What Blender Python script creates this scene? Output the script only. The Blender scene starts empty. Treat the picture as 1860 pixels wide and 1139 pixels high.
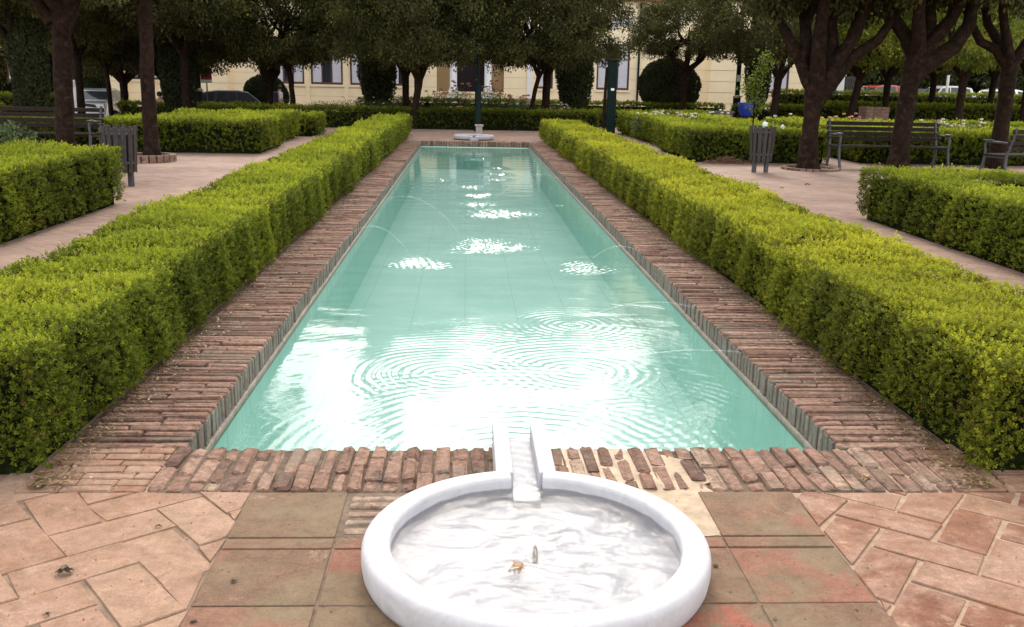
import bpy, bmesh, math, random
import numpy as np
from mathutils import Matrix, Vector
rng=np.random.default_rng(7); random.seed(7)
S=bpy.context.scene; COL=S.collection
R=math.radians
# ------------------------------------------------------------------ camera
H=1.5
CAMR=Matrix(((0.99866,-0.00808,-0.0512),(0,0,0),(0,0,0)))
def _basis(roll=1.1,vp=(848,149),F=1750.,CX=930.,CY=569.5):
    d=np.array([vp[0]-CX,-(vp[1]-CY),-F]);d/=np.linalg.norm(d)
    ux=math.sin(R(roll));a=ux*d[0];q=math.sqrt(1-ux*ux);n=math.hypot(d[1],d[2]);th=math.atan2(d[2],d[1]);c=math.acos(-a/(q*n))
    for s in (1,-1):
        uy=q*math.cos(th+s*c);uz=q*math.sin(th+s*c)
        if uy>0:u=np.array([ux,uy,uz])
    return np.array([np.cross(d,u),d,u])
MB_=_basis()
def at(px,py,z=0.,Y=None):
    v=MB_@np.array([px-930.,-(py-569.5),-1750.]); t=Y/v[1] if Y is not None else (z-H)/v[2]
    return np.array([0,0,H])+v*t
cam=bpy.data.cameras.new('camera'); co=bpy.data.objects.new('camera',cam); COL.objects.link(co)
cam.sensor_width=36; cam.lens=1750/1860*36; cam.clip_end=500; cam.clip_start=.05
mw=Matrix([list(r)+[0] for r in MB_]+[[0,0,0,1]]); mw.translation=Vector((0,0,H)); co.matrix_world=mw
S.camera=co
# ------------------------------------------------------------------ light
SUN_EL,SUN_AZ=36,2     # azimuth measured from +Y towards +X
w=bpy.data.worlds.new('World'); S.world=w; w.use_nodes=True
nt=w.node_tree; bg=nt.nodes['Background']; sk=nt.nodes.new('ShaderNodeTexSky'); sk.sky_type='NISHITA'; sk.sun_disc=False
sk.sun_elevation=R(SUN_EL); sk.sun_rotation=R(SUN_AZ); sk.air_density=1.0; sk.dust_density=2.0; sk.ozone_density=1.0; sk.altitude=0
veil=nt.nodes.new('ShaderNodeMix'); veil.data_type='RGBA'; veil.blend_type='ADD'; veil.inputs[0].default_value=1.0
nt.links.new(sk.outputs[0],veil.inputs[6]); veil.inputs[7].default_value=(7.9,7.3,6.5,1)     # bright hazy veil of cloud over the blue
nt.links.new(veil.outputs[2],bg.inputs[0]); bg.inputs[1].default_value=0.15
sl=bpy.data.lights.new('sun','SUN'); sl.energy=1.5; sl.angle=R(16); sl.color=(1,.93,.80)
so=bpy.data.objects.new('sun',sl); COL.objects.link(so)
sd=Vector((math.sin(R(SUN_AZ))*math.cos(R(SUN_EL)),math.cos(R(SUN_AZ))*math.cos(R(SUN_EL)),math.sin(R(SUN_EL))))
so.rotation_euler=sd.to_track_quat('Z','Y').to_euler()
S.view_settings.view_transform='Standard'; S.view_settings.look='None'; S.view_settings.exposure=0.45; S.view_settings.gamma=1
S.render.engine='CYCLES'
try:
    S.cycles.transparent_max_bounces=24; S.cycles.max_bounces=8
except Exception: pass
# ------------------------------------------------------------------ helpers
def link(o,parent=None):
    COL.objects.link(o)
    if parent is not None:o.parent=parent
    return o
def tag(o,label=None,cat=None,group=None,kind=None):
    if label:o['label']=label
    if cat:o['category']=cat
    if group:o['group']=group
    if kind:o['kind']=kind
    return o
def empty(name,loc,rz=0.,label=None,cat=None,group=None):
    o=bpy.data.objects.new(name,None); o.location=loc; o.rotation_euler=(0,0,rz); o.empty_display_size=.1
    link(o); return tag(o,label,cat,group)
def copy_tree(o,parent=None):
    c=o.copy(); COL.objects.link(c)
    if parent is not None:c.parent=parent
    for ch in [x for x in o.children]: copy_tree(ch,c)
    return c
def np_mesh(name,V,F,mat,parent=None,smooth=False,col=None,tint=None):
    """V (n,3), F (m,k) all same k"""
    V=np.asarray(V,np.float32); F=np.asarray(F,np.int32); m=bpy.data.meshes.new(name); k=F.shape[1]
    m.vertices.add(len(V)); m.vertices.foreach_set('co',V.ravel())
    m.loops.add(F.size); m.loops.foreach_set('vertex_index',F.ravel())
    m.polygons.add(len(F)); m.polygons.foreach_set('loop_start',np.arange(0,F.size,k,dtype=np.int32))
    try:m.polygons.foreach_set('loop_total',np.full(len(F),k,np.int32))
    except Exception:pass
    if smooth:m.polygons.foreach_set('use_smooth',np.ones(len(F),bool))
    if tint is not None:
        a=m.attributes.new('tint','FLOAT','FACE'); a.data.foreach_set('value',np.asarray(tint,np.float32))
    m.update(calc_edges=True); m.materials.append(mat)
    return link(bpy.data.objects.new(name,m),parent)
class MB:
    """collects polygons, with one tint value per face"""
    def __init__(s): s.v=[];s.f=[];s.t=[];s.sm=[]
    def add(s,vs,fs,t=0.5,smooth=False,M=None):
        b=len(s.v)
        if M is not None: vs=[tuple(M@Vector(v)) for v in vs]
        s.v+=[tuple(v) for v in vs]; s.f+=[tuple(b+i for i in f) for f in fs]; s.t+=[t]*len(fs); s.sm+=[smooth]*len(fs); return s
    def box(s,x0,x1,y0,y1,z0,z1,t=.5,bev=0.,M=None,jit=0.):
        if x0>x1:x0,x1=x1,x0
        if bev<=0:
            vs=[(x,y,z) for z in (z0,z1) for y in (y0,y1) for x in (x0,x1)]
            fs=[(0,2,3,1),(4,5,7,6),(0,1,5,4),(1,3,7,5),(3,2,6,7),(2,0,4,6)]
        else:
            b=bev; zb=z0+min(b,(z1-z0)*.3)
            def ring(i,z,cut):
                return [(x0+i+cut,y0+i,z),(x1-i-cut,y0+i,z),(x1-i,y0+i+cut,z),(x1-i,y1-i-cut,z),(x1-i-cut,y1-i,z),(x0+i+cut,y1-i,z),(x0+i,y1-i-cut,z),(x0+i,y0+i+cut,z)]
            rs=[ring(b*.3,z0,b),ring(0,zb,b),ring(0,z1-b,b),ring(b*.3,z1-b*.3,b),ring(b,z1,b*.7)]
            vs=[p for r in rs for p in r]; n=8
            fs=[tuple(reversed(range(8))),tuple(range((len(rs)-1)*8,len(rs)*8))]
            for k in range(len(rs)-1):
                for i in range(n): fs.append((k*n+i,k*n+(i+1)%n,(k+1)*n+(i+1)%n,(k+1)*n+i))
        if jit: vs=[(a+random.uniform(-jit,jit),b_+random.uniform(-jit,jit),c+random.uniform(-jit,jit)) for a,b_,c in vs]
        return s.add(vs,fs,t,False,M)
    def tube(s,pts,rads,n=10,t=.5,cap=True,wob=0.):
        pts=[Vector(p) for p in pts]; vs=[];fs=[]; prev=None
        for i,p in enumerate(pts):
            d=(pts[min(i+1,len(pts)-1)]-pts[max(i-1,0)]).normalized()
            if prev is None: a=d.orthogonal().normalized()
            else: a=(prev-d*prev.dot(d)).normalized()
            prev=a; b=d.cross(a)
            for k in range(n):
                an=2*math.pi*k/n; r=rads[i]*(1+(random.uniform(-wob,wob) if wob else 0))
                vs.append(tuple(p+(a*math.cos(an)+b*math.sin(an))*r))
        for i in range(len(pts)-1):
            for k in range(n): fs.append((i*n+k,i*n+(k+1)%n,(i+1)*n+(k+1)%n,(i+1)*n+k))
        s.add(vs,fs,t,True)
        if cap:
            s.add(vs[:n],[tuple(reversed(range(n)))],t); s.add(vs[-n:],[tuple(range(n))],t)
        return s
    def lathe(s,prof,n=32,t=.5,c=(0,0,0),a0=0.,a1=2*math.pi):
        full=abs(a1-a0-2*math.pi)<1e-6; m=n if full else n+1; vs=[];fs=[];k=len(prof)
        for i in range(m):
            an=a0+(a1-a0)*i/n
            for r,z in prof: vs.append((c[0]+r*math.cos(an),c[1]+r*math.sin(an),c[2]+z))
        for i in range(n):
            j=(i+1)%m
            for q in range(k-1):
                fs.append((i*k+q,j*k+q,j*k+q+1,i*k+q+1))
        s.add(vs,fs,t,True)
        if not full:
            s.add(vs[:k],[tuple(range(k))],t); s.add(vs[-k:],[tuple(reversed(range(k)))],t)
        return s
    def prism(s,poly,y0,y1,t=.5,M=None,taper=None):
        """poly in (x,z), extruded along y; taper: function (x,z)->inset of y"""
        n=len(poly); tp=taper or (lambda x,z:0.)
        vs=[(x,y0+tp(x,z),z) for x,z in poly]+[(x,y1-tp(x,z),z) for x,z in poly]
        fs=[tuple(range(n)),tuple(reversed(range(n,2*n)))]+[(i,n+i,n+(i+1)%n,(i+1)%n) for i in range(n)]
        return s.add(vs,fs,t,False,M)
    def build(s,name,mat,parent=None,bevel=0.,fix=True,segs=2):
        m=bpy.data.meshes.new(name); m.from_pydata(s.v,[],s.f); 
        a=m.attributes.new('tint','FLOAT','FACE'); a.data.foreach_set('value',np.array(s.t,np.float32))
        m.polygons.foreach_set('use_smooth',np.array(s.sm,bool))
        if fix:
            bm=bmesh.new(); bm.from_mesh(m); bmesh.ops.recalc_face_normals(bm,faces=bm.faces); bm.to_mesh(m); bm.free()
        m.materials.append(mat); o=link(bpy.data.objects.new(name,m),parent)
        if bevel:
            b=o.modifiers.new('bevel','BEVEL'); b.width=bevel; b.segments=segs; b.limit_method='ANGLE'
        return o
# ------------------------------------------------------------------ materials
def newmat(name):
    m=bpy.data.materials.new(name); m.use_nodes=True; n=m.node_tree.nodes; p=n['Principled BSDF']; return m,m.node_tree,p
def N(t,kind,**kw):
    n=t.nodes.new(kind)
    for k,v in kw.items():
        if k in n.inputs.keys(): n.inputs[k].default_value=v
        else: setattr(n,k,v)
    return n
def ramp(t,src,stops,interp='LINEAR'):
    r=t.nodes.new('ShaderNodeValToRGB'); r.color_ramp.interpolation=interp
    e=r.color_ramp.elements
    while len(e)<len(stops): e.new(.5)
    for i,(p,c) in enumerate(stops): e[i].position=p; e[i].color=(*c,1) if len(c)==3 else c
    t.links.new(src,r.inputs[0]); return r
def noise(t,scale,detail=4,rough=.6,coord='Object',dist=0.,vec=None):
    if vec is None: vec=t.nodes.new('ShaderNodeTexCoord').outputs[coord]
    n=N(t,'ShaderNodeTexNoise',Scale=scale,Detail=detail,Roughness=rough,Distortion=dist); t.links.new(vec,n.inputs['Vector']); return n
def mixc(t,fac,a,b,blend='MIX'):
    m=t.nodes.new('ShaderNodeMix'); m.data_type='RGBA'; m.blend_type=blend
    def put(i,v):
        if isinstance(v,tuple): m.inputs[i].default_value=(*v,1) if len(v)==3 else v
        elif isinstance(v,(int,float)): m.inputs[i].default_value=v
        else: t.links.new(v,m.inputs[i])
    put(0,fac);put(6,a);put(7,b); return m.outputs[2]
def bump(t,src,p,strength=.3,dist=.02):
    b=N(t,'ShaderNodeBump',Strength=strength,Distance=dist); t.links.new(src,b.inputs['Height']); t.links.new(b.outputs[0],p.inputs['Normal']); return b
def simple(name,c,rough=.6,metal=0.,var=.15,sc=8.,bmp=.1):
    m,t,p=newmat(name); n=noise(t,sc,5)
    r=ramp(t,n.outputs[0],[(.3,tuple(x*(1-var) for x in c)),(.7,tuple(min(1,x*(1+var)) for x in c))])
    t.links.new(r.outputs[0],p.inputs['Base Color']); p.inputs['Roughness'].default_value=rough; p.inputs['Metallic'].default_value=metal
    if bmp: bump(t,n.outputs[0],p,bmp,.01)
    return m
def tintmat(name,stops,rough=.7,nsc=20.,nst=.25,bst=.4,bd=.01,extra=None):
    m,t,p=newmat(name); a=N(t,'ShaderNodeAttribute',attribute_name='tint')
    n=noise(t,nsc,6,.65)
    r=ramp(t,a.outputs['Fac'],stops)
    r2=ramp(t,n.outputs[0],[(.25,(1-nst,)*3),(.75,(1+nst*.5,)*3)])
    c=mixc(t,1.,r.outputs[0],r2.outputs[0],'MULTIPLY')
    if extra: c=extra(t,c)
    g1=noise(t,140,6,.75); q1=ramp(t,g1.outputs[0],[(.3,(.72,.70,.68)),(.7,(1.16,1.15,1.14))]); c=mixc(t,1.,c,q1.outputs[0],'MULTIPLY')
    g2=noise(t,9,8,.8,dist=.3); q2=ramp(t,g2.outputs[0],[(.32,(.66,.64,.60)),(.6,(1.08,1.08,1.08))]); c=mixc(t,1.,c,q2.outputs[0],'MULTIPLY')
    t.links.new(c,p.inputs['Base Color']); p.inputs['Roughness'].default_value=rough
    bump(t,n.outputs[0],p,bst,bd); return m,t,p
def leafmat(name,stops,trans=.3,rough=.45,spec=.3):
    m,t,p=newmat(name); a=N(t,'ShaderNodeAttribute',attribute_name='tint'); r=ramp(t,a.outputs['Fac'],stops)
    t.links.new(r.outputs[0],p.inputs['Base Color']); p.inputs['Roughness'].default_value=rough; p.inputs['Specular IOR Level'].default_value=spec
    tr=t.nodes.new('ShaderNodeBsdfTranslucent'); t.links.new(r.outputs[0],tr.inputs[0])
    mx=t.nodes.new('ShaderNodeMixShader'); mx.inputs[0].default_value=trans; t.links.new(p.outputs[0],mx.inputs[1]); t.links.new(tr.outputs[0],mx.inputs[2])
    t.links.new(mx.outputs[0],t.nodes['Material Output'].inputs[0]); return m
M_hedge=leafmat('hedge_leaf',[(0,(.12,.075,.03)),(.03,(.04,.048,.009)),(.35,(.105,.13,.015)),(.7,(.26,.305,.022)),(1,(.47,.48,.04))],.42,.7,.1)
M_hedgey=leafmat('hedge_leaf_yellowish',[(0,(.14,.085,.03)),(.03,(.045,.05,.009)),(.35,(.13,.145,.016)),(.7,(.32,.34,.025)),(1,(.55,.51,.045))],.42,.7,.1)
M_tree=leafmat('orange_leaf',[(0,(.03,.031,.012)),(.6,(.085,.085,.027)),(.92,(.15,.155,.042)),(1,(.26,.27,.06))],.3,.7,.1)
M_tree2=leafmat('light_leaf',[(0,(.06,.09,.015)),(.5,(.18,.22,.03)),(1,(.38,.38,.06))],.45,.6,.15)
M_cyp=leafmat('cypress_leaf',[(0,(.015,.02,.01)),(.7,(.05,.06,.026)),(1,(.09,.10,.04))],.1,.7,.1)
M_rose=leafmat('rose_leaf',[(0,(.03,.05,.015)),(1,(.10,.15,.04))],.3)
M_core=simple('hedge_core_shade',(.012,.016,.006),1.,var=.5,sc=40,bmp=0); M_core.node_tree.nodes['Principled BSDF'].inputs['Specular IOR Level'].default_value=0  # near-black: the shade deep between the leaves is put into this colour
M_bark,_t,_p=newmat('bark'); _n=noise(_t,9,8,.7,dist=.6); _n2=noise(_t,1.3,3)
_r=ramp(_t,_n.outputs[0],[(.3,(.007,.004,.003)),(.55,(.026,.015,.010)),(.75,(.065,.042,.03))]); _t.links.new(_r.outputs[0],_p.inputs['Base Color']); _p.inputs['Roughness'].default_value=.9; bump(_t,_n.outputs[0],_p,.9,.03)
def dirt(t,c):
    n=noise(t,2.2,6,.7); r=ramp(t,n.outputs[0],[(.52,(0,0,0)),(.66,(1,1,1))]); n2=noise(t,7,6,.7); r2=ramp(t,n2.outputs[0],[(.56,(0,0,0)),(.7,(1,1,1))])
    c=mixc(t,r.outputs[0],c,(.22,.18,.14)); 
    return mixc(t,r2.outputs[0],c,(.085,.065,.05))
M_brick,_,_=tintmat('old_brick',[(0,(.15,.09,.07)),(.35,(.29,.175,.13)),(.7,(.38,.245,.185)),(1,(.45,.33,.25))],.9,32,.55,1.,.014,dirt)
M_brickend,_,_=tintmat('brick_face_algae',[(0,(.09,.08,.065)),(.5,(.19,.17,.14)),(1,(.32,.28,.23))],.8,30,.35,.5,.006)
M_mortar=simple('dirty_mortar',(.12,.085,.062),.95,var=.4,sc=30,bmp=.4)
def sand(t,c):
    n=noise(t,1.7,7,.72,dist=.5); r=ramp(t,n.outputs[0],[(.46,(0,0,0)),(.60,(1,1,1))])
    n2=noise(t,60,3); s=ramp(t,n2.outputs[0],[(.3,(.29,.178,.128)),(.7,(.37,.24,.18))])
    n3=noise(t,4.5,6,.7); r3=ramp(t,n3.outputs[0],[(.58,(0,0,0)),(.72,(1,1,1))])
    c=mixc(t,r.outputs[0],c,s.outputs[0]); n4=noise(t,8,8,.8,dist=.2); r4=ramp(t,n4.outputs[0],[(.54,(0,0,0)),(.66,(1,1,1))]); c=mixc(t,r4.outputs[0],c,(.37,.25,.17)); return mixc(t,r3.outputs[0],c,(.17,.10,.065))
M_slab,_,_=tintmat('sandy_slab',[(0,(.18,.070,.038)),(.4,(.23,.11,.065)),(.7,(.29,.17,.11)),(1,(.34,.22,.15))],.8,25,.18,.35,.006,sand)
def stain(t,c):
    n=noise(t,1.6,7,.75,dist=.5); r=ramp(t,n.outputs[0],[(.44,(0,0,0)),(.56,(1,1,1))]); c=mixc(t,r.outputs[0],c,(.175,.125,.075)); n=noise(t,2.3,5,.7); r=ramp(t,n.outputs[0],[(.55,(0,0,0)),(.66,(.8,.8,.8))]); c=mixc(t,r.outputs[0],c,(.25,.105,.07))
    n=noise(t,3.4,7,.75,dist=.4); r=ramp(t,n.outputs[0],[(.62,(0,0,0)),(.68,(1,1,1))]); return mixc(t,r.outputs[0],c,(.27,.19,.135))
M_tile,_,_p=tintmat('terracotta_tile',[(0,(.175,.105,.065)),(.45,(.225,.115,.075)),(1,(.29,.09,.06))],.85,60,.3,.5,.004,stain)
M_sand=simple('sandy_joint',(.31,.21,.14),.95,var=.25,sc=25,bmp=.4)
M_marble,_t,_p=newmat('white_marble'); _n=noise(_t,6,9,.75,dist=2.5); _r=ramp(_t,_n.outputs[0],[(.3,(.38,.372,.388)),(.6,(.47,.462,.478))]); _t.links.new(_r.outputs[0],_p.inputs['Base Color']); _p.inputs['Roughness'].default_value=.6; _p.inputs['Specular IOR Level'].default_value=.3; _n=noise(_t,60,4); bump(_t,_n.outputs[0],_p,.2,.003); _n=noise(_t,22,8,.8,dist=.4); _r3=ramp(_t,_n.outputs[0],[(.60,(0,0,0)),(.72,(.6,.6,.6))]); _t.links.new(mixc(_t,_r3.outputs[0],_r.outputs[0],(.30,.28,.26)),_p.inputs['Base Color'])
M_pool,_t,_p=newmat('turquoise_paint'); _n=noise(_t,1.1,5,.65,dist=.5); _r=ramp(_t,_n.outputs[0],[(.3,(.47,.73,.66)),(.7,(.61,.84,.77))])
_b=N(_t,'ShaderNodeTexBrick',Scale=1.0); _b.inputs['Mortar Size'].default_value=.004; _b.inputs['Brick Width'].default_value=.5; _b.inputs['Row Height'].default_value=.5; _b.offset=0; _t.links.new(_t.nodes.new('ShaderNodeTexCoord').outputs['Object'],_b.inputs['Vector'])
_t.links.new(mixc(_t,_b.outputs['Fac'],_r.outputs[0],(.41,.65,.58)),_p.inputs['Base Color']); _p.inputs['Roughness'].default_value=.6
def watermat(name,ior,tint,bs,bst,rough=.0,base=0.):
    m=bpy.data.materials.new(name); m.use_nodes=True; t=m.node_tree; t.nodes.remove(t.nodes['Principled BSDF'])
    fr=N(t,'ShaderNodeFresnel',IOR=ior); tr=t.nodes.new('ShaderNodeBsdfTransparent'); tr.inputs[0].default_value=(*tint,1)
    gl=t.nodes.new('ShaderNodeBsdfGlossy'); gl.inputs['Roughness'].default_value=rough
    mx=t.nodes.new('ShaderNodeMixShader'); n=noise(t,bs,5,.6); b=N(t,'ShaderNodeBump',Strength=bst,Distance=.01); t.links.new(n.outputs[0],b.inputs['Height'])
    t.links.new(b.outputs[0],fr.inputs['Normal']); t.links.new(b.outputs[0],gl.inputs['Normal'])
    t.links.new(fr.outputs[0],mx.inputs[0]); t.links.new(tr.outputs[0],mx.inputs[1]); t.links.new(gl.outputs[0],mx.inputs[2]); t.links.new(mx.outputs[0],t.nodes['Material Output'].inputs[0]); return m
M_water=watermat('pool_water',1.38,(.94,.99,.97),7,.10)
M_bwater=watermat('basin_water',1.24,(.97,.98,.99),38,.45)
M_puddle=simple('muddy_puddle',(.36,.27,.18),.22,var=.3,sc=14,bmp=.03); M_puddle.node_tree.nodes['Principled BSDF'].inputs['IOR'].default_value=1.13
M_green=simple('dark_green_paint',(.004,.014,.012),.6,var=.2)
M_grey=simple('weathered_grey_wood',(.055,.048,.043),.8,var=.35,sc=25,bmp=.3)
M_wood=simple('dark_bench_wood',(.028,.02,.016),.7,var=.35,sc=18,bmp=.3)
M_iron=simple('grey_cast_iron',(.09,.09,.095),.55,.3)
M_wall=simple('cream_stucco',(.93,.78,.52),.85,var=.05,sc=1.2)
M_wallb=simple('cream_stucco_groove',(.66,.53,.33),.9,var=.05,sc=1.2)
M_ochre=simple('ochre_recess',(.56,.40,.21),.9,var=.06,sc=1.2)
M_white=simple('white_plaster',(.8,.79,.80),.7,var=.05,sc=2)
M_frame=simple('brown_window_frame',(.10,.06,.05),.5)
M_curtain=simple('pale_curtain',(.62,.62,.68),.8,var=.08)
M_dark=simple('dark_interior',(.025,.02,.022),.6)
M_cornice=simple('reddish_cornice',(.42,.22,.15),.8)
M_glass,_t,_p=newmat('window_glass'); _p.inputs['Base Color'].default_value=(.03,.035,.04,1); _p.inputs['Roughness'].default_value=.06
_n=noise(_t,2,2); bump(_t,_n.outputs[0],_p,.03,.01)
M_tyre=simple('tyre_rubber',(.02,.02,.02),.8); M_chrome=simple('wheel_metal',(.5,.5,.52),.35,.8,var=.05)
M_black=simple('black_plastic',(.02,.02,.022),.45)
M_soil=simple('dry_soil',(.13,.085,.055),.95,var=.4,sc=14,bmp=.6)
for _m,_s in ((M_bark,.08),(M_wood,.1),(M_green,.12),(M_iron,.15),(M_grey,.12),(M_core,0),(M_brick,.2),(M_dark,.1),(M_frame,.15),(M_soil,.1),(M_mortar,.1),(M_slab,.25),(M_tile,.3)): _m.node_tree.nodes['Principled BSDF'].inputs['Specular IOR Level'].default_value=_s
# ------------------------------------------------------------------ ground (one sheet with the pool cut out)
XL,XR,YN,YF=-1.16,1.62,3.82,25.2; XC=.23; WZ=-.14
M_ground,_t,_p=newmat('herringbone_paving')
_tc=_t.nodes.new('ShaderNodeTexCoord'); _mp=_t.nodes.new('ShaderNodeMapping'); _mp.inputs['Rotation'].default_value=(0,0,R(45)); _t.links.new(_tc.outputs['Object'],_mp.inputs[0])
_b=N(_t,'ShaderNodeTexBrick',Scale=1.0); _b.inputs['Brick Width'].default_value=.26; _b.inputs['Row Height'].default_value=.13; _b.inputs['Mortar Size'].default_value=.008; _b.inputs['Color1'].default_value=(.29,.18,.135,1); _b.inputs['Color2'].default_value=(.20,.13,.10,1); _b.inputs['Mortar'].default_value=(.16,.115,.085,1); _t.links.new(_mp.outputs[0],_b.inputs['Vector'])
_n=noise(_t,.5,7,.7); _r=ramp(_t,_n.outputs[0],[(.42,(0,0,0)),(.62,(1,1,1))]); _n2=noise(_t,5,6,.7); _r2=ramp(_t,_n2.outputs[0],[(.3,(.75,.75,.75)),(.7,(1.15,1.12,1.1))])
_c=mixc(_t,_r.outputs[0],_b.outputs['Color'],(.33,.222,.165)); _c=mixc(_t,1.,_c,_r2.outputs[0],'MULTIPLY'); _t.links.new(_c,_p.inputs['Base Color']); _p.inputs['Roughness'].default_value=.85
_n3=noise(_t,18,6); bump(_t,_n3.outputs[0],_p,.35,.02)
xs=[-300,-60,-30,-14,-6,-1.63,2.09,6,14,30,60,300]; ys=[-60,0,3.36,25.62,34,40,44,50,60,80,300]
def gz(x,y):
    s=min(1,max(0,(y-34)/8)); l=min(1,max(0,(-x-4)/6)); q=min(1,max(0,(x-16)/8)); return -.02-.55*s*l+.2*s*q
V=[(x,y,gz(x,y)) for y in ys for x in xs]; F=[]
for j in range(len(ys)-1):
    for i in range(len(xs)-1):
        if xs[i]==-1.63 and ys[j]==3.36: continue
        a=j*len(xs)+i; F.append((a,a+1,a+1+len(xs),a+len(xs)))
tag(np_mesh('ground',V,F,M_ground),kind='structure')
# road beyond the garden
M_asph=simple('asphalt',(.06,.058,.056),.9,var=.2,sc=6,bmp=.3)
rv=[];rf=[]; rx=[-60,-30,-14,-6,-4,4,6,14,16,24,30,60]
for x in rx:
    for y in (48,53.5): rv.append((x,y,gz(x,y)+.004+ (.02 if 4<abs(x)<30 else .004)))
for i in range(len(rx)-1): rf.append((2*i,2*i+2,2*i+3,2*i+1))
tag(np_mesh('road',rv,rf,M_asph),kind='structure')
# ------------------------------------------------------------------ reflecting pool
pool=empty('reflecting_pool',(XC,3.9,0),0,'long narrow turquoise reflecting pool with worn brick coping','pool')
def P(o): # keep world placement under an empty
    o.matrix_parent_inverse=Matrix.Translation(-Vector(o.parent.location)); return o
b=MB(); b.add([(XL,YN,-.7),(XR,YN,-.7),(XR,YF,-.7),(XL,YF,-.7)],[(0,1,2,3)]); P(b.build('pool_floor',M_pool,pool,fix=False))
b=MB(); e=.006
for q in ([(XL+e,YN+e),(XL+e,YF-e)],[(XL+e,YF-e),(XR-e,YF-e)],[(XR-e,YF-e),(XR-e,YN+e)],[(XR-e,YN+e),(XL+e,YN+e)]):
    (x0,y0),(x1,y1)=q; b.add([(x0,y0,-.71),(x1,y1,-.71),(x1,y1,-.128),(x0,y0,-.128)],[(0,1,2,3)])
P(b.build('pool_wall',M_pool,pool,fix=False))
# coping: bricks on edge laid across each long side
top=MB(); end=MB(); base=MB()
for side in (0,1):
    y=YN+.02
    while y<YF+.02:
        p=.062+random.uniform(-.006,.006); th=p-random.uniform(.012,.020)
        xi,xo=(XL,XL-.46) if side==0 else (XR,XR+.46)
        sg=-1 if side==0 else 1
        L1=random.choice([.15,.2,.24,.29])+random.uniform(-.03,.03); tcourse=random.uniform(.1,.65)
        sag=.006*math.sin(y*1.7+side)+.004*math.sin(y*5.1)
        inn=random.uniform(-.004,.006)
        cuts=[0,L1,L1+.25+random.uniform(-.02,.02)]
        cuts=([0,L1] if random.random()<.62 else [0])+[.46]
        for i in range(len(cuts)-1):
            a0=cuts[i]+(inn if i==0 else .006); a1=cuts[i+1]-.004
            x0,x1=xi+sg*a0,xi+sg*a1
            zt=sag+random.uniform(-.007,.004)
            top.box(min(x0,x1),max(x0,x1),y,y+th,-.10,zt,min(1,max(0,tcourse+random.uniform(-.2,.2))),.007,None,.0042)
        # exposed end below the brick: algae stained face
        x0=xi+sg*(inn-.002); end.box(min(x0,x0+sg*.03),max(x0,x0+sg*.03),y-.001,y+th+.002,-.118,-.014+sag,random.uniform(.32,.5),.003,None,.0015)
        y+=p
    x0,x1=(XL-.50,XL-.008) if side==0 else (XR+.008,XR+.50)
    base.box(x0,x1,YN-.0,YF+.3,-.75,-.013)
    # pale render ledge at the water line
    x0,x1=(XL-.01,XL+.012) if side==0 else (XR-.012,XR+.01)
    end.box(x0,x1,YN+.01,YF-.01,-.16,-.119,.95,.004)
P(base.build('coping_bed',M_mortar,pool,fix=False))
cp=P(top.build('brick_coping',M_brick,pool,fix=False)); P(end.build('coping_inner_face',M_brickend,pool,fix=False))
# near brick strip and far brick strip, bricks laid lengthwise
def strip(y0,y1,x0,x1,skip=None):
    s=MB(); x=x0; k=0
    while x<x1:
        p=.068+random.uniform(-.008,.008); wd=p-random.uniform(.008,.017)
        L=random.choice([.13,.2,.27]); cuts=[0,L,L+.22]; cuts=[c for c in cuts if c<y1-y0-.05]+[y1-y0]
        for i in range(len(cuts)-1):
            zt=random.uniform(-.005,.010)
            if .33<x<1.0: zt=random.choice([.002,.004,.006,.008,-.003])
            yy0=y1-cuts[i+1]+.005; yy1=y1-cuts[i]-.004
            if skip and skip(x,yy0,yy1): continue
            s.box(x+random.uniform(-.003,.003),x+wd,yy0,yy1+ (random.uniform(-.006,.006) if i==0 else 0),-.12,zt,min(1,max(0,random.gauss(.45,.25))),random.uniform(.006,.013),None,.0055)
        x+=p
    return s
s=strip(3.385,YN,XL-.02,XR+.3); P(s.build('near_brick_edge',M_brick,pool,fix=False))
s=strip(YF,YF+.40,XL-.02,XR+.02); P(s.build('far_brick_edge',M_brick,pool,fix=False))
for ya,yb in ((3.374,YN-.012),(YF+.012,YF+.42)):
    b=MB(); b.box(XL-.0,XR+.0,ya,yb,-.75,-.008); P(b.build('edge_bed',M_mortar,pool,fix=False))
# pool bed under corners
# water surface with real ripples
rings=[(-.09,5.33,.0014,.062,.55),(.67,5.40,.0013,.066,.55),(.75,6.52,.0011,.06,.40),(.23,4.05,.0015,.075,1.0),(.9,4.6,.0009,.07,.5),(.2,9.8,.0016,.06,.5),(-.46,8.8,.0016,.06,.4),(1.08,8.66,.0015,.06,.35),(.0,10.5,.001,.06,.4)]
chop=[(-.46,8.815,.26),(1.084,8.656,.20),(.25,9.821,.36),(.42,12.36,.42),(.18,13.31,.28),(.19,14.38,.28),(.08,15.5,.28),(.55,16.76,.22),(.58,17.8,.25),(.57,19.06,.25),(-.45,16.6,.2),(.27,21.2,.3),(1.3,13.3,.1)]
yy=[YN]; 
while yy[-1]<YF: yy.append(yy[-1]+max(.009,.0016*yy[-1]))
yy=np.array(yy); yy[-1]=YF; xx=np.linspace(XL,XR,300); GX,GY=np.meshgrid(xx,yy)
Z=np.zeros_like(GX); r2=np.random.default_rng(3)
for cx,cy,a,l,Rr in rings:
    r=np.hypot(GX-cx,GY-cy); r=r+.010*np.sin(9*GX+5*GY+cx*7)+.006*np.sin(23*GX-17*GY+cx*3); Z+=a*np.exp(-(r/Rr)**1.3)*np.sin(2*np.pi*r/l)*(.65+.5*np.sin(2.3*np.arctan2(GY-cy,GX-cx)+cx*9+r*6))*np.clip(r/.05,0,1)
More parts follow.
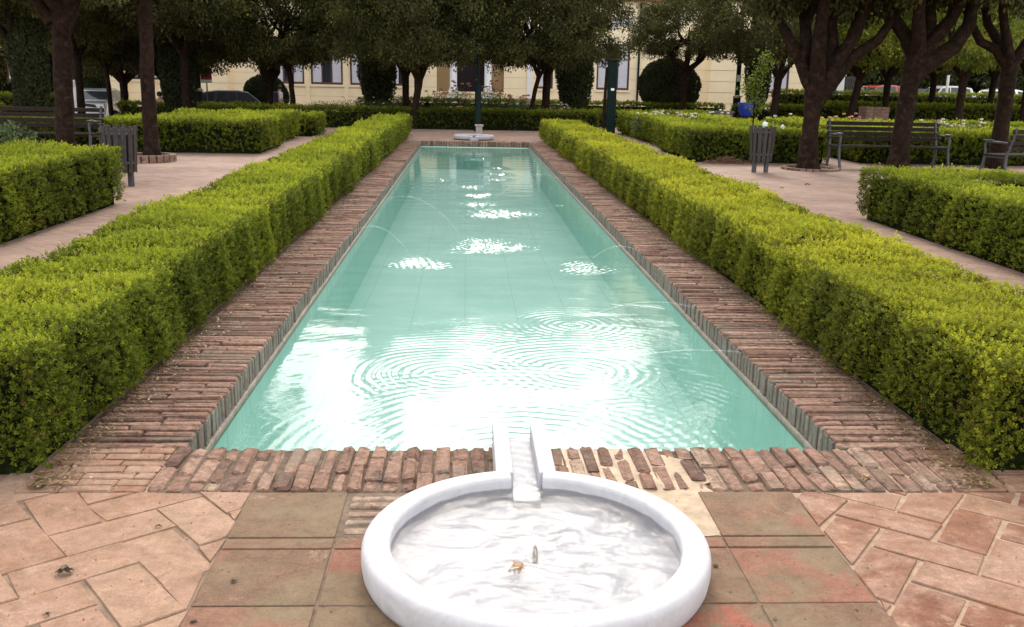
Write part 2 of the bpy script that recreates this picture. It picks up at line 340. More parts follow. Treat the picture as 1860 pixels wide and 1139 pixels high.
for k in range(14):
    an=r2.uniform(-.5,.5)+np.pi/2; L=r2.uniform(.12,.6); Z+=.00010*(L/.2)*np.sin(2*np.pi*(GX*np.cos(an)+GY*np.sin(an))/L+r2.uniform(0,6.28))*(.5+.5*np.sin(GX*r2.uniform(1,3)+GY*r2.uniform(.5,2)+k))
for k in range(22):
    an=r2.uniform(-1.3,1.3)+np.pi/2; L=r2.uniform(.05,.16); Z+=.000022*(L/.1)*np.sin(2*np.pi*(GX*np.cos(an)+GY*np.sin(an))/L+r2.uniform(0,6.28)+1.5*np.sin(GX*3+k))*(.5+.5*np.sin(GX*r2.uniform(1,4)+GY*r2.uniform(1,3)+k*2))
for cx,cy,rr in chop:
    r=np.hypot((GX-cx),(GY-cy)*.9); m=np.exp(-(r*(1+.18*np.sin(3*np.arctan2(GY-cy,GX-cx)+cy*5))/rr)**2.4); c=np.zeros_like(Z)
    for k in range(10):
        an=r2.uniform(0,6.28); L=r2.uniform(.05,.10); c+=np.sin(2*np.pi*(GX*np.cos(an)+GY*np.sin(an))/L+r2.uniform(0,6.28))
    Z+=m*np.sin(2*np.pi*r/.055)*.0007*np.exp(-r/rr)
    Z+=m*c*(.0014+.00012*max(0,cy-9))
ny,nx=GX.shape; idx=np.arange(ny*nx).reshape(ny,nx)
FF=np.stack([idx[:-1,:-1],idx[:-1,1:],idx[1:,1:],idx[1:,:-1]],-1).reshape(-1,4)
tag(np_mesh('water',np.stack([GX,GY,Z+WZ],-1).reshape(-1,3),FF,M_water,smooth=True),kind='structure')
# ------------------------------------------------------------------ foreground paving
M_none=None
def slabs(cells,z,tf,thick=.05,bev=.005,jit=.0015):
    s=MB()
    for (x0,x1,y0,y1) in cells: s.box(x0,x1,y0,y1,z-thick,z+random.uniform(-.003,.003),tf(),bev,None,jit)
    return s
def clip_poly(poly,keep):
    """Sutherland-Hodgman against half planes (a,b,c): a x+b y<=c"""
    for a,b_,c in keep:
        out=[]
        for i in range(len(poly)):
            p,q=poly[i],poly[(i+1)%len(poly)]; dp=a*p[0]+b_*p[1]-c; dq=a*q[0]+b_*q[1]-c
            if dp<=0: out.append(p)
            if dp*dq<0: t=dp/(dp-dq); out.append((p[0]+(q[0]-p[0])*t,p[1]+(q[1]-p[1])*t))
        poly=out
        if len(poly)<3: return []
    return poly
def area(p): return abs(sum(p[i][0]*p[(i+1)%len(p)][1]-p[(i+1)%len(p)][0]*p[i][1] for i in range(len(p))))/2
def paver(s,poly,z,t,th=.05,e=.004):
    c=(sum(p[0] for p in poly)/len(poly),sum(p[1] for p in poly)/len(poly)); n=len(poly)
    def sh(d): 
        o=[]
        for p in poly:
            v=(c[0]-p[0],c[1]-p[1]); l=math.hypot(*v)+1e-6; o.append((p[0]+v[0]/l*d,p[1]+v[1]/l*d))
        return o
    a,b_=sh(0),sh(e)
    vs=[(x,y,z-th) for x,y in a]+[(x,y,z-e) for x,y in a]+[(x,y,z) for x,y in b_]
    fs=[tuple(range(2*n,3*n))]
    for k in (0,1):
        for i in range(n): fs.append((k*n+i,k*n+(i+1)%n,(k+1)*n+(i+1)%n,(k+1)*n+i))
    s.add(vs,fs,t)
TL,TR=-.79,1.25
def herring(s,x0,x1,y0,y1,planes,A=.25,B=.125,ang=45,g=.007,tr=(0,1),jit=.003):
    ca,sa=math.cos(R(ang)),math.sin(R(ang)); n=int(4/B)
    for i in range(-n,n):
        for j in range(-n,n):
            # herringbone of 2:1 blocks on a lattice of unit B
            for o in (0,1):
                if o==0: u0,v0,wu,wv=(i+ j*1)*B, (j- 0)*B + 0, A, B; u0=(j+4*i)*B; v0=j*B
                else: u0=(j+4*i)*B; v0=(j+1)*B; wu,wv=B,A
                # vertical block sits beside horizontal ones
                if o==1: u0=(j+4*i-1)*B; v0=(j)*B-B*0; wu,wv=B,A
                q=[(u0+g/2,v0+g/2),(u0+wu-g/2,v0+g/2),(u0+wu-g/2,v0+wv-g/2),(u0+g/2,v0+wv-g/2)]
                pl=[(ca*u-sa*v+(x0+x1)/2,sa*u+ca*v+(y0+y1)/2) for u,v in q]
                if max(p[0] for p in pl)<x0 or min(p[0] for p in pl)>x1 or max(p[1] for p in pl)<y0 or min(p[1] for p in pl)>y1: continue
                pl=clip_poly(pl,planes+[(-1,0,-x0),(1,0,x1),(0,-1,-y0),(0,1,y1)])
                if len(pl)<3 or area(pl)<.0006: continue
                paver(s,[(x+random.uniform(-jit,jit),y+random.uniform(-jit,jit)) for x,y in pl],random.uniform(-.0025,.003),random.uniform(*tr))
s=MB()
herring(s,-2.9,TL-.008,1.5,3.37,[],.36,.18,37,.006,(.6,1),.011); herring(s,TR+.008,3.3,1.5,3.37,[],.34,.17,52,.015,(0,.8),.007)
tag(s.build('paving_slabs',M_slab,fix=False),kind='structure')
b=MB(); b.box(TL,4.2,.5,3.372,-.06,-.0052); tag(b.build('paving_bed',M_sand,fix=False),kind='structure')
b=MB(); b.box(-4,TL-.001,.5,3.372,-.06,-.0048); tag(b.build('paving_bed',simple('dark_sandy_joint',(.20,.135,.09),.95,var=.5,sc=8,bmp=.4),fix=False),kind='structure')
# square tile band around the basin
rows=[(3.005,3.368),(2.925,2.995),(2.57,2.915),(2.215,2.56),(1.86,2.205),(1.5,1.85)]
tl=MB(); tv=iter([.02,.3,.95,.15,.2,.35,.3,.1,.4,.25,.05,.7,.5,.2,.3,.6,.4,.3]*6)
for (y0,y1) in rows:
    top_=y1>3.1; mid=.35
    cx=[TL,-.435,-.425,-.13,.225,.58,.895,.905,TR] 
    for (x0,x1) in ((TL,-.432),(-.424,-.115),(-.107,.23),(.238,.575),(.583,.882),(.890,TR)):
        if top_ and -.43<x0<-.2: continue
        if top_ and .57<x0<.6: tl.box(x0,x1,y0,y1,-.05,-.005,.2,.003); continue
        tl.box(x0,x1,y0,y1,-.05,random.uniform(-.001,.003),next(tv),.003)
b=MB(); b.box(TL-.004,TR+.004,1.4,3.37,-.05,-.0035); tag(b.build('tile_bed',simple('dirty_tile_joint',(.13,.09,.06),.95,var=.4,sc=25,bmp=.3),fix=False),kind='structure')
tag(tl.build('square_tiles',M_tile,fix=False),kind='structure')
# little stack of flat edging bricks left of the basin
b=MB()
for k in range(5): b.box(-.41,-.12,3.03+k*.067,3.03+k*.067+.04,-.05,random.uniform(-.001,.006),random.uniform(.7,1),.006,None,.002)
tag(b.build('edging_bricks',M_brick,fix=False),kind='structure')
# corner pads: worn paving between the hedges and the strip
b=MB()
for (x0,x1) in ((XL-.5,XL-.03),(XR+.31,XR+.75)):
    y=3.385
    while y<YN+.02:
        x=x0
        while x<x1: 
            L=random.uniform(.12,.24); b.box(x,min(x+L,x1)-.006,y,y+.055,-.05,random.uniform(-.006,.0),random.uniform(.4,1),.006,None,.003); x+=L
        y+=.064
tag(b.build('worn_corner_bricks',M_slab,fix=False),kind='structure')
b=MB(); b.box(XL-.6,XL-.0,3.372,YN+.02,-.06,-.014); b.box(XR+.0,XR+.9,3.372,YN+.02,-.06,-.014); tag(b.build('corner_bed',M_sand,fix=False),kind='structure')
# puddle spilling right of the spout, lying between the bricks
def blob(cx,cy,pts): return [(cx+x,cy+y) for x,y in pts]
pd=[(.34,3.80),(.50,3.815),(.66,3.81),(.80,3.78),(.90,3.70),(.93,3.6),(.98,3.5),(.93,3.43),(.95,3.36),(.90,3.25),(.905,3.12),(.885,3.02),(.80,2.99),(.74,2.97),(.66,3.0),(.6,3.1),(.5,3.2),(.4,3.3),(.35,3.5)]
pd2=[]
for i in range(len(pd)):
    p,q=pd[i],pd[(i+1)%len(pd)]
    for k in range(4):
        t=k/4; pd2.append((p[0]+(q[0]-p[0])*t+random.uniform(-.012,.012),p[1]+(q[1]-p[1])*t+random.uniform(-.012,.012)))
m=MB(); m.add([(x,y,-.0012) for x,y in pd2],[tuple(range(len(pd2)))]); o=m.build('puddle',M_puddle,fix=True); tag(o,kind='structure')
# ------------------------------------------------------------------ marble basins
def rippled_disc(name,r,z,amp,seed,mat,cx,cy):
    q=np.random.default_rng(seed); rr=np.linspace(.004,r,60); aa=np.linspace(0,2*np.pi,180,endpoint=False); RR,AA=np.meshgrid(rr,aa,indexing='ij'); X=RR*np.cos(AA);Y=RR*np.sin(AA); Zz=np.zeros_like(X)
    for k in range(26):
        an=q.uniform(0,6.28);L=q.uniform(.03,.16);Zz+=amp*(L/.1)*np.sin(2*np.pi*(X*np.cos(an)+Y*np.sin(an))/L+q.uniform(0,6.28))
    Zz+=.002*np.exp(-RR/.1)*np.cos(RR/.012)
    i=np.arange(60*180).reshape(60,180); F=np.stack([i[:-1],np.roll(i[:-1],-1,1),np.roll(i[1:],-1,1),i[1:]],-1).reshape(-1,4)[:, ::-1]
    return tag(np_mesh(name,np.stack([X+cx,Y+cy,Zz+z],-1).reshape(-1,3),F,mat,smooth=True),kind='structure')
def basin(loc,rz,label):
    t=empty('marble_basin',loc,rz,label,'fountain basin','white marble fountain basins')
    g=.062; a0=math.pi/2+g/.5*1.0; a1=math.pi/2-g/.5+2*math.pi
    prof=[(.464,.012),(.461,.03),(.458,.092),(.461,.101),(.468,.106),(.480,.1085),(.522,.1075),(.536,.104),(.544,.096),(.548,.084),(.549,.05),(.545,.02),(.536,.0),(.49,.0)]
    b=MB(); b.lathe(prof,120,a0=a0,a1=a1); b.build('rim',M_marble,t,fix=True)
    b=MB(); b.lathe([(.0,.012),(.2,.011),(.38,.013),(.465,.016)],64); b.build('bowl_floor',M_marble,t,fix=True)
    for sx in (-1,1):
        b=MB(); b.box(min(sx*.047,sx*.112),max(sx*.047,sx*.112),.50,1.035,-.005,.110); b.build('spout_rail',M_marble,t,bevel=.008)
    b=MB(); b.box(-.05,.05,.40,1.03,-.004,.040); b.build('spout_bed',M_marble,t,bevel=.004)
    b=MB(); b.tube([(0,0,.0),(0,0,.055),(0,0,.068)],[.009,.008,.004],12); b.build('jet_nozzle',M_black,t)
    return t
BY=2.80
b1=basin((XC,BY,0),0,'large round white marble basin in the foreground with a short spout')
rippled_disc('water',.459,.066,.0005,5,M_bwater,XC,BY)
# water running down the spout
yv=np.linspace(BY+.40,BY+1.035,60); xv=np.linspace(-.046,.046,9)+XC; gx,gy=np.meshgrid(xv,yv); gzv=.046+.0007*np.sin(gy*90+gx*40)+.0006*np.sin(gy*47-gx*90)
i=np.arange(60*9).reshape(60,9); tag(np_mesh('water',np.stack([gx,gy,gzv],-1).reshape(-1,3),np.stack([i[:-1,:-1],i[:-1,1:],i[1:,1:],i[1:,:-1]],-1).reshape(-1,4),watermat('spout_water',1.1,(.9,.92,.94),30,.4),smooth=True),kind='structure')
b2=basin((.20,26.65,0),math.pi,'small looking white marble basin at the far end of the pool')
rippled_disc('water',.459,.066,.0011,6,M_bwater,.20,26.65)
b=MB(); b.box(-.09,.09,-.06,.06,0,.28); b.box(-.12,.12,-.08,.08,.28,.33)
o=b.build('stone_block',simple('pale_stone',(.36,.31,.27),.8),bevel=.01); o.location=(.36,27.9,0); tag(o,'pale stone block standing behind the far basin','stone block')
# ------------------------------------------------------------------ foliage
def unit(a): return a/(np.linalg.norm(a,axis=1,keepdims=True)+1e-9)
def leaves(name,Pp,D,Nn,L,W,tint,mat,parent=None):
    D=unit(D); Sd=unit(np.cross(D,Nn)); Nn=np.cross(Sd,D); L=L[:,None];W=W[:,None]
    v0=Pp; v1=Pp+D*L*.5+Sd*W*.5+Nn*L*.08; v2=Pp+D*L; v3=Pp+D*L*.5-Sd*W*.5+Nn*L*.08
    V=np.stack([v0,v1,v2,v3],1).reshape(-1,3); n=len(Pp); F=np.arange(4*n).reshape(n,4)
    return np_mesh(name,V,F,mat,parent,tint=tint)
def wob(p,s=1.):
    x,y,z=p[:,0],p[:,1],p[:,2]
    return s*(.018*np.sin(5.3*x+1.7*y+3*z)+.02*np.sin(2.1*y+4.4*z+1.3*x)+.016*np.sin(9.1*y-3*x+7*z)+.012*np.sin(17*y+13*x+11*z))
def lowf(p): 
    x,y,z=p[:,0],p[:,1],p[:,2]; return .5*np.sin(1.9*y+.7*x+.4)+.3*np.sin(4.3*y-2.9*x+z*3)+.25*np.sin(.8*y+3.1*x)
def hedge(label,boxes,mat,dens=1.,bias=0.,group='clipped box hedges around the beds',topb=.28,name='hedge',cap=.085):
    x0=min(b[0] for b in boxes);x1=max(b[1] for b in boxes);y0=min(b[2] for b in boxes);y1=max(b[3] for b in boxes)
    t=empty(name,((x0+x1)/2,(y0+y1)/2,0),0,label,'hedge',group)
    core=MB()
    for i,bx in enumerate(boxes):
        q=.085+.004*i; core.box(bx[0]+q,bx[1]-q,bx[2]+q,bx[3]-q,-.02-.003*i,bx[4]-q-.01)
    P(core.build('twigs',M_core,t))  # solid block in place of twigs, coloured dark for the shade inside
    PP=[];NN=[];DE=[];SZ=[]
    for bi,(bx0,bx1,by0,by1,h) in enumerate(boxes):
        segs=[]; ya=by0
        while ya<by1:
            yb=min(by1,ya+max(.8,ya*.15)); segs.append((ya,yb)); ya=yb
        for ya,yb in segs:
            dist=max(3.2,math.hypot((ya+yb)/2,max(0,abs((bx0+bx1)/2)-1))); ls=.0148*max(1,(dist/5.5))**.8; ls=min(ls,cap)
            de=dens*4.6/(ls*ls)
            faces=[('t',(bx1-bx0)*(yb-ya))]
            faces+=[('l',(yb-ya)*h),('r',(yb-ya)*h)]
            if ya==by0: faces.append(('f',(bx1-bx0)*h))
            if yb==by1: faces.append(('b',(bx1-bx0)*h*.6))
            for fc,ar in faces:
                n=int(ar*de/6*1.15)+1; u=rng.random(n); v=rng.random(n)
                if fc=='t': p=np.stack([bx0+u*(bx1-bx0),ya+v*(yb-ya),np.full(n,h)],1); nn=(0,0,1)
                elif fc=='l': p=np.stack([np.full(n,bx0),ya+u*(yb-ya),v**.85*h],1); nn=(-1,0,0)
                elif fc=='r': p=np.stack([np.full(n,bx1),ya+u*(yb-ya),v**.85*h],1); nn=(1,0,0)
                elif fc=='f': p=np.stack([bx0+u*(bx1-bx0),np.full(n,by0),v**.85*h],1); nn=(0,-1,0)
                else: p=np.stack([bx0+u*(bx1-bx0),np.full(n,by1),v**.85*h],1); nn=(0,1,0)
                keep=np.ones(n,bool)
                for bj,o in enumerate(boxes):
                    if bj!=bi: keep&=~((p[:,0]>o[0]+.01)&(p[:,0]<o[1]-.01)&(p[:,1]>o[2]+.01)&(p[:,1]<o[3]-.01)&(p[:,2]<o[4]-.01))
                p=p[keep]; n=len(p)
                if n==0: continue
                PP.append(p);NN.append(np.tile(np.array(nn,float),(n,1)));DE.append(-rng.random(n)**1.3*.075+ (rng.random(n)<.05)*rng.random(n)*.035); SZ.append(np.full(n,ls))
    p=np.concatenate(PP);nn=np.concatenate(NN);de=np.concatenate(DE);sz=np.concatenate(SZ)
    top=nn[:,2]
    # round the shoulders a little, taper towards the base
    off=wob(p,1.0); low=np.clip(1-p[:,2]/.12,0,1)
    p=p+nn*(off+de-.03*low*(1-top))[:,None]
    n=len(p); sh=(top>.5)&(rng.random(n)<.012); p[:,2]+=sh*rng.uniform(.015,.06,n)
    dr=unit(nn*.7+rng.normal(0,.55,(n,3))+np.array([0,0,.75])*(1.0-.3*top)[:,None])
    spt=lowf(p)*.13+rng.normal(0,.07,n)+bias+top*topb+np.clip(de,-.05,.03)*2.5  # topb pales the top leaves: young growth plus painted light on the tops
    br=np.where(lowf(p*1.7+3)>.62,rng.random(n)*.25,rng.random(n))
    A=[];B=[];C=[];LL=[];WW=[];TT=[]
    side=unit(np.cross(dr,rng.normal(0,1,(n,3)))); oth=np.cross(dr,side)
    for k in range(6):
        an=k*2.4; f=.25+.75*k/5; d=unit(dr*(.6 if k<5 else 2.)+side*math.cos(an)+oth*math.sin(an)+rng.normal(0,.2,(n,3)))
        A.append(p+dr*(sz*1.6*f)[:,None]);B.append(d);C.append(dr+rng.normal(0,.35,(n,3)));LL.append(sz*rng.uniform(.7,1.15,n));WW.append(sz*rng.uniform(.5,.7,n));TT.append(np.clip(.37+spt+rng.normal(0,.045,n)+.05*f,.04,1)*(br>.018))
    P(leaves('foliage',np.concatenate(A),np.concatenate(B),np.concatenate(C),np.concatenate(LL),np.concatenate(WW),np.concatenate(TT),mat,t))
    return t
PG='long clipped hedges flanking the pool'
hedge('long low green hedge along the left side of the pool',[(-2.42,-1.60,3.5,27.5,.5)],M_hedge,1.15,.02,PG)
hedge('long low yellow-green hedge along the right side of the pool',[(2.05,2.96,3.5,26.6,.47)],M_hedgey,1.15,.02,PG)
hedge('thick green hedge at the left edge in front of the wooden bench',[(-8.2,-4.15,5.2,11.9,.64)],M_hedge,1.,0.)
hedge('angular green hedge around a bed on the right, nearest the pool end of the path',[(4.75,5.45,6.6,11.45,.56),(5.45,13,10.75,11.4,.54),(12,12.7,7,10.76,.55)],M_hedge,1.,.03)
hedge('stepped green hedge behind the tree with the brick ring on the left',[(-7.4,-4.2,20.2,21.2,.62),(-5.1,-4.22,21.2,23.0,.615),(-5.3,-4.45,23.0,26.2,.61),(-7.4,-5.3,25.3,26.2,.6),(-4.95,-4.1,26.7,28.6,.5),(-7.4,-5.1,21.2,25.3,.53)],M_hedge,1.,0.06)
hedge('square green hedge behind the slatted bin on the right',[(4.6,7.5,19.9,20.8,.62),(4.62,5.45,20.8,23.5,.61),(4.9,5.7,23.5,31.5,.6),(5.45,7.5,23.0,23.8,.6),(5.45,7.5,20.8,23.0,.52),(6.7,7.5,23.8,31,.58)],M_hedge,1.,.05)
hedge('green hedge block behind the bench on the right',[(8.3,20,20.2,21.1,.62),(8.3,9.1,21.1,27,.61),(9.1,20,26.2,27,.6),(9.1,20,21.1,26.2,.5)],M_hedge,1.,.05)
hedge('long dark hedge crossing behind the far end of the pool',[(-8.5,4.3,32.0,32.9,.56)],M_hedge,1.,-.2)  # bias darkens the leaves, painting in the shade on its front
hedge('short dark hedge on the right behind the thick green post',[(4.6,9.2,36,36.8,.5)],M_hedge,.9,-.02)
hedge('low hedge on the right between the round bush and the lamp post',[(12.2,22,44,44.8,.65)],M_hedge,.9,-.02)
hedge('low hedge strip in front of the cream building',[(-5,12,45.6,46.4,.62)],M_hedge,.9,-.05)
hedge('low hedge on the left in front of the parked dark car',[(-13,-7.0,37.5,38.3,.45)],M_hedge,.9,-.05)
hedge('dark low hedge right behind the left bench',[(-12.5,-7.75,20.4,21.3,.56)],M_hedge,1.,-.22,topb=.1)
hedge('low hedge strip far left beyond the wooden bench',[(-22,-13.2,28,28.8,.6)],M_hedge,.9,-.02)
hedge('second low hedge strip far left, before the white gatepost',[(-24,-14,34,34.8,.75)],M_hedge,.9,-.02)
hedge('tall hedge on the far right below the parked cars',[(16,48,50.2,51,1.3)],M_hedge,.9,0.)
hedge('shorter hedge row on the far right in front of the taller one',[(15,48,42,42.8,.85)],M_hedge,.9,0.)
hedge('dark green screen of bushes far behind the parked cars on the right',[(23,80,70,72.5,3.6)],M_hedge,.6,-.15,cap=.3,topb=0,name='tall_hedge')
hedge('dark green screen of bushes far behind the scooter on the left',[(-70,-21.5,60,62.5,3.6)],M_hedge,.6,-.2,cap=.3,topb=0,name='tall_hedge')
# ---- tree crowns, a few shared meshes
def crown_data(seed,Rx,Rz,nclus,per,ls,mat,name,flat=.55,hole=0.12,cl=.42):
    q=np.random.default_rng(seed); u=unit(q.normal(0,1,(nclus,3))); rad=q.uniform(.45,1.,nclus)**.6
    lob=1+.12*np.sin(3*np.arctan2(u[:,1],u[:,0])+seed)+.10*np.sin(5*np.arctan2(u[:,1],u[:,0])+2*u[:,2]*3)
    c=u*rad[:,None]*np.array([Rx,Rx,Rz])*lob[:,None]; c[:,2]=np.where(c[:,2]<-flat*Rz,-flat*Rz+q.normal(0,.14,nclus),c[:,2])
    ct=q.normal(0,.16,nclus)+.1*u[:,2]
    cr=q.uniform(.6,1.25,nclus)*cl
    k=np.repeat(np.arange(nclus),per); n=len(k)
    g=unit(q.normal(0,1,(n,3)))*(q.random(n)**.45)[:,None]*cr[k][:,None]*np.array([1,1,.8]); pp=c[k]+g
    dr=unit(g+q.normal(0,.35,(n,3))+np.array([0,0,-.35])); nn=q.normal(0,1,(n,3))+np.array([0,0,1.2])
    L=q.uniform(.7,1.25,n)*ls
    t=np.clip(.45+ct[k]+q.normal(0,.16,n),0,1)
    o=leaves(name,pp,dr,nn,L,L*.48,t,mat); me=o.data; bpy.data.objects.remove(o); return me
CR=[crown_data(s,2.5,1.9,210,210,.10,M_tree,'crown') for s in (1,2,3)]
CRT=[crown_data(s,2.75,3.5,360,200,.10,M_tree,'crown',.5) for s in (4,5,6)]
CRL=[crown_data(s,2.5,1.9,110,170,.13,M_tree2,'crown',.6,cl=.5) for s in (11,12)]
CRF=[crown_data(s,3.5,3.6,150,150,.22,M_tree,'crown',.75,cl=.75) for s in (21,22)]
def limbs(mb,fork,top,n,r,spread,seed,rise=1.6):
    q=random.Random(seed)
    for k in range(n):
        a=2*math.pi*k/n+q.uniform(-.4,.4); e=Vector((top[0]+math.cos(a)*spread*q.uniform(.7,1.1),top[1]+math.sin(a)*spread*q.uniform(.7,1.1),top[2]+q.uniform(-.2,.5)))
        f=Vector(fork); m1=f.lerp(e,.35)+Vector((math.cos(a)*.12,math.sin(a)*.12,-.08)); m2=f.lerp(e,.7)+Vector((q.uniform(-.1,.1),q.uniform(-.1,.1),.1))
        mb.tube([f-Vector((0,0,.1)),f.lerp(m1,.5),m1,m2,e],[r*.75,r*.66,r*.55,r*.4,r*.15],8,wob=.06)
        for j in range(2):
            e2=m2+Vector((q.uniform(-1,1),q.uniform(-1,1),q.uniform(.3,1)))*.8; mb.tube([m1.lerp(m2,.6),m1.lerp(e2,.6)+Vector((0,0,.1)),e2],[r*.32,r*.25,r*.08],6)
def tree(label,base,trunk,crown,fork_n=5,r=.14,zc=4.2,cs=(1,1,1),me=None,rot=0.,extra=None,group='orange trees with dark round crowns',name='orange_tree',cat='tree',spread=1.3,seed=None,cofs=(0,0)):
    """trunk: offsets (dx,dy,z,rad) from the base, last one is the fork"""
    x,y=base; seed=seed or int(abs(x*31+y*17))+1; zb=gz(x,y) if y>34 else -.02
    t=empty(name,(x,y,zb),0,label,cat,group); b=MB()
    pts=[(p[0],p[1],p[2]) for p in trunk]; rad=[p[3] for p in trunk]
    # finer resampling for a knobbly trunk
    P2=[];R2=[]
    for i in range(len(pts)-1):
        for k in range(4):
            s_=k/4; P2.append(tuple(pts[i][j]+(pts[i+1][j]-pts[i][j])*s_+ (random.uniform(-.008,.008) if (i or k) and j<2 else 0) for j in range(3))); R2.append((rad[i]+(rad[i+1]-rad[i])*s_)*random.uniform(.96,1.05))
    P2.append(pts[-1]);R2.append(rad[-1]); b.tube([(P2[0][0],P2[0][1],-.06)]+P2,[R2[0]*1.25]+R2,14,wob=.035)
    f=pts[-1]
    if extra:
        for pl in extra: b.tube([p[:3] for p in pl],[p[3] for p in pl],9,wob=.05)
    if fork_n: limbs(b,f,(f[0]*.5+cofs[0],cofs[1],zc-.4),fork_n,rad[-1],spread,seed)
    b.build('trunk',M_bark,t,fix=False)
    me=me or CR[seed%3]
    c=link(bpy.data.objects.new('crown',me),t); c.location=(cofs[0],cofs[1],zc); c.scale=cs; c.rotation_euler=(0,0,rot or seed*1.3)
    return t
def xy(px,py): p=at(px,py); return (p[0],p[1])
def xyY(px,Y,py=200): p=at(px,py,Y=Y); return (p[0],Y)
st=lambda r,h,lx=0.,ly=0.: [(0,0,0,r*1.35),(lx*.1,ly*.1,.25,r*1.08),(lx*.5,ly*.5,h*.55,r),(lx,ly,h,r*1.05)]
# right foreground pair
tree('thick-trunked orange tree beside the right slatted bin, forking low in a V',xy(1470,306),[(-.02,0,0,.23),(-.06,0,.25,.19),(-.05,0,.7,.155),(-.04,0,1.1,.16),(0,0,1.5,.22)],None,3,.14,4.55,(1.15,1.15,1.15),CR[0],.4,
  extra=[[(.05,0,1.35,.16),(-.18,0,1.7,.14),(-.35,.1,2.1,.12),(-.75,.1,2.7,.09),(-1.3,.2,3.4,.06)],[(.05,0,1.35,.17),(.35,0,1.75,.15),(.62,0,2.1,.12),(1.1,0,2.45,.1),(1.5,0,3.1,.07),(1.7,0,3.7,.05)],[(.2,0,1.7,.13),(.28,.1,2.3,.11),(.22,.2,3.0,.08),(.3,.2,3.8,.05)],[(.55,0,2.0,.09),(.6,.1,2.5,.08),(.85,.2,3.3,.05)],[(-.3,0,2.0,.08),(-.25,.1,2.6,.07),(-.05,.2,3.4,.04)]])
tree('tall leaning orange tree in front of the middle of the right bench',xy(1632,309),[(-.03,0,0,.24),(-.02,0,.3,.19),(-.01,0,.9,.165),(.04,0,1.6,.17),(.14,0,2.15,.22)],None,3,.14,4.75,(1.15,1.15,1.1),CR[1],1.4,
  extra=[[(.07,0,1.75,.16),(.35,0,2.05,.18),(.8,0,2.35,.16),(1.05,0,2.75,.13),(1.1,.1,3.5,.09)],[(.2,0,1.9,.14),(.0,0,2.4,.12),(-.35,.1,2.8,.09),(-.8,.1,3.5,.05)],[(.3,0,2.1,.14),(.35,.1,2.8,.11),(.2,.1,3.6,.07)]])
tree('orange tree at the right edge behind the partly visible bench',xyY(1822,19.5),st(.15,2.15,.02),None,3,.13,4.75,(1.15,1.15,1.1),CR[2],2.2,
  extra=[[(0,0,2.0,.12),(-.3,0,2.35,.1),(-.65,0,2.5,.09),(-1.0,.1,3.1,.06)],[(.02,0,2.0,.12),(.3,0,2.5,.1),(.7,0,3.1,.06)]])
# left foreground pair
tree('big dark trunked tree in front of the left bench',xyY(109,17.9),[(.02,0,0,.2),(.05,0,.4,.16),(.1,0,1.5,.15),(.14,0,2.2,.16),(.24,0,2.6,.2)],None,3,.14,4.6,(1.1,1.1,1.1),CR[1],.7,
  extra=[[(.05,0,2.4,.15),(.4,0,2.9,.14),(.9,0,3.3,.1)],[(0,0,2.4,.13),(-.3,0,2.9,.1),(-.8,0,3.4,.07)]],cofs=(-.2,.3))
tree('slim dark tree standing in a brick ring on the left path',xy(277,290),[(0,0,0,.18),(0,0,.3,.135),(0,0,1.2,.12),(.03,0,2.2,.115),(.05,0,2.9,.13)],None,5,.12,4.6,(1.05,1.05,1.1),CR[2],1.9,cofs=(-.3,.2))
# behind the pool end
tree('orange tree left of the far basin with a lighter straight trunk',xyY(737,35),st(.12,1.75,.0),None,5,.12,4.35,(1,1,1),CRT[0],.3)
tree('dark forked orange tree just left of the far end of the pool',xy(755,233),[(-.03,0,0,.16),(-.05,0,.5,.12),(.05,0,1.1,.115),(.12,0,1.6,.13)],None,5,.12,4.2,(1,1,1),CRT[1],2.)
tree('slim leaning orange tree right behind the far basin',xy(962,233),[(-.02,0,0,.10),(0,0,.4,.08),(.12,0,1.1,.075),(.28,0,1.8,.08)],None,5,.09,4.25,(.9,.9,1),CRT[2],1.)
tree('orange tree right of the far basin with a thicker upright trunk',xyY(990,35.5),st(.14,1.9,.05),None,5,.12,4.45,(1,1,1.05),CRT[0],2.6,cofs=(.12,0))
tree('orange tree behind the stepped hedge, beside the round bush',xyY(490,38),[(0,0,0,.19),(.0,0,.6,.15),(.02,0,1.3,.14),(.05,0,1.7,.18)],None,5,.13,4.5,(1.1,1.1,1.1),CRT[2],.2,extra=[[(0,0,1.5,.12),(-.22,0,1.9,.1),(-.3,0,2.4,.08)],[(.05,0,1.5,.12),(.35,0,1.9,.11),(.4,0,2.6,.08)]])
tree('orange tree with a crooked black trunk right of the round bush',xyY(530,36.5),[(.05,0,0,.13),(.05,0,.8,.1),(0,0,1.6,.1),(-.1,0,2.,.11)],None,4,.1,4.45,(.95,.95,1.05),CRT[1],1.1)
tree('orange tree in front of the cream wall with a bare branch reaching right',xyY(1240,43),[(-.05,0,0,.15),(0,0,.5,.12),(.0,0,1.3,.12),(0,0,2.1,.16)],None,5,.12,4.0,(.95,.95,.9),CR[2],.9,cofs=(-.1,0),extra=[[(0,0,2.0,.12),(.4,0,2.4,.1),(.75,0,2.7,.09),(.95,0,3.3,.05)]])
tree('orange tree in front of the cream wall right of the lamp post',xyY(1405,38),st(.14,1.9,.1),None,5,.12,4.3,(1.35,1.3,1.2),CR[1],.5)
tree('orange tree left of centre between bench and building',xyY(228,44),st(.16,1.9,0.),None,5,.13,3.9,(1.15,1.15,1.2),CR[1],.5,extra=[[(0,0,1.7,.12),(.5,0,2.15,.11),(1.1,0,2.4,.08)],[(0,0,1.7,.11),(-.4,0,2.1,.09),(-.6,0,2.5,.07)]])
tree('orange tree half hidden behind the slim dark tree',xyY(305,42),st(.13,1.9,-.1),None,5,.12,3.8,(1.15,1.15,1.2),CR[0],.9)
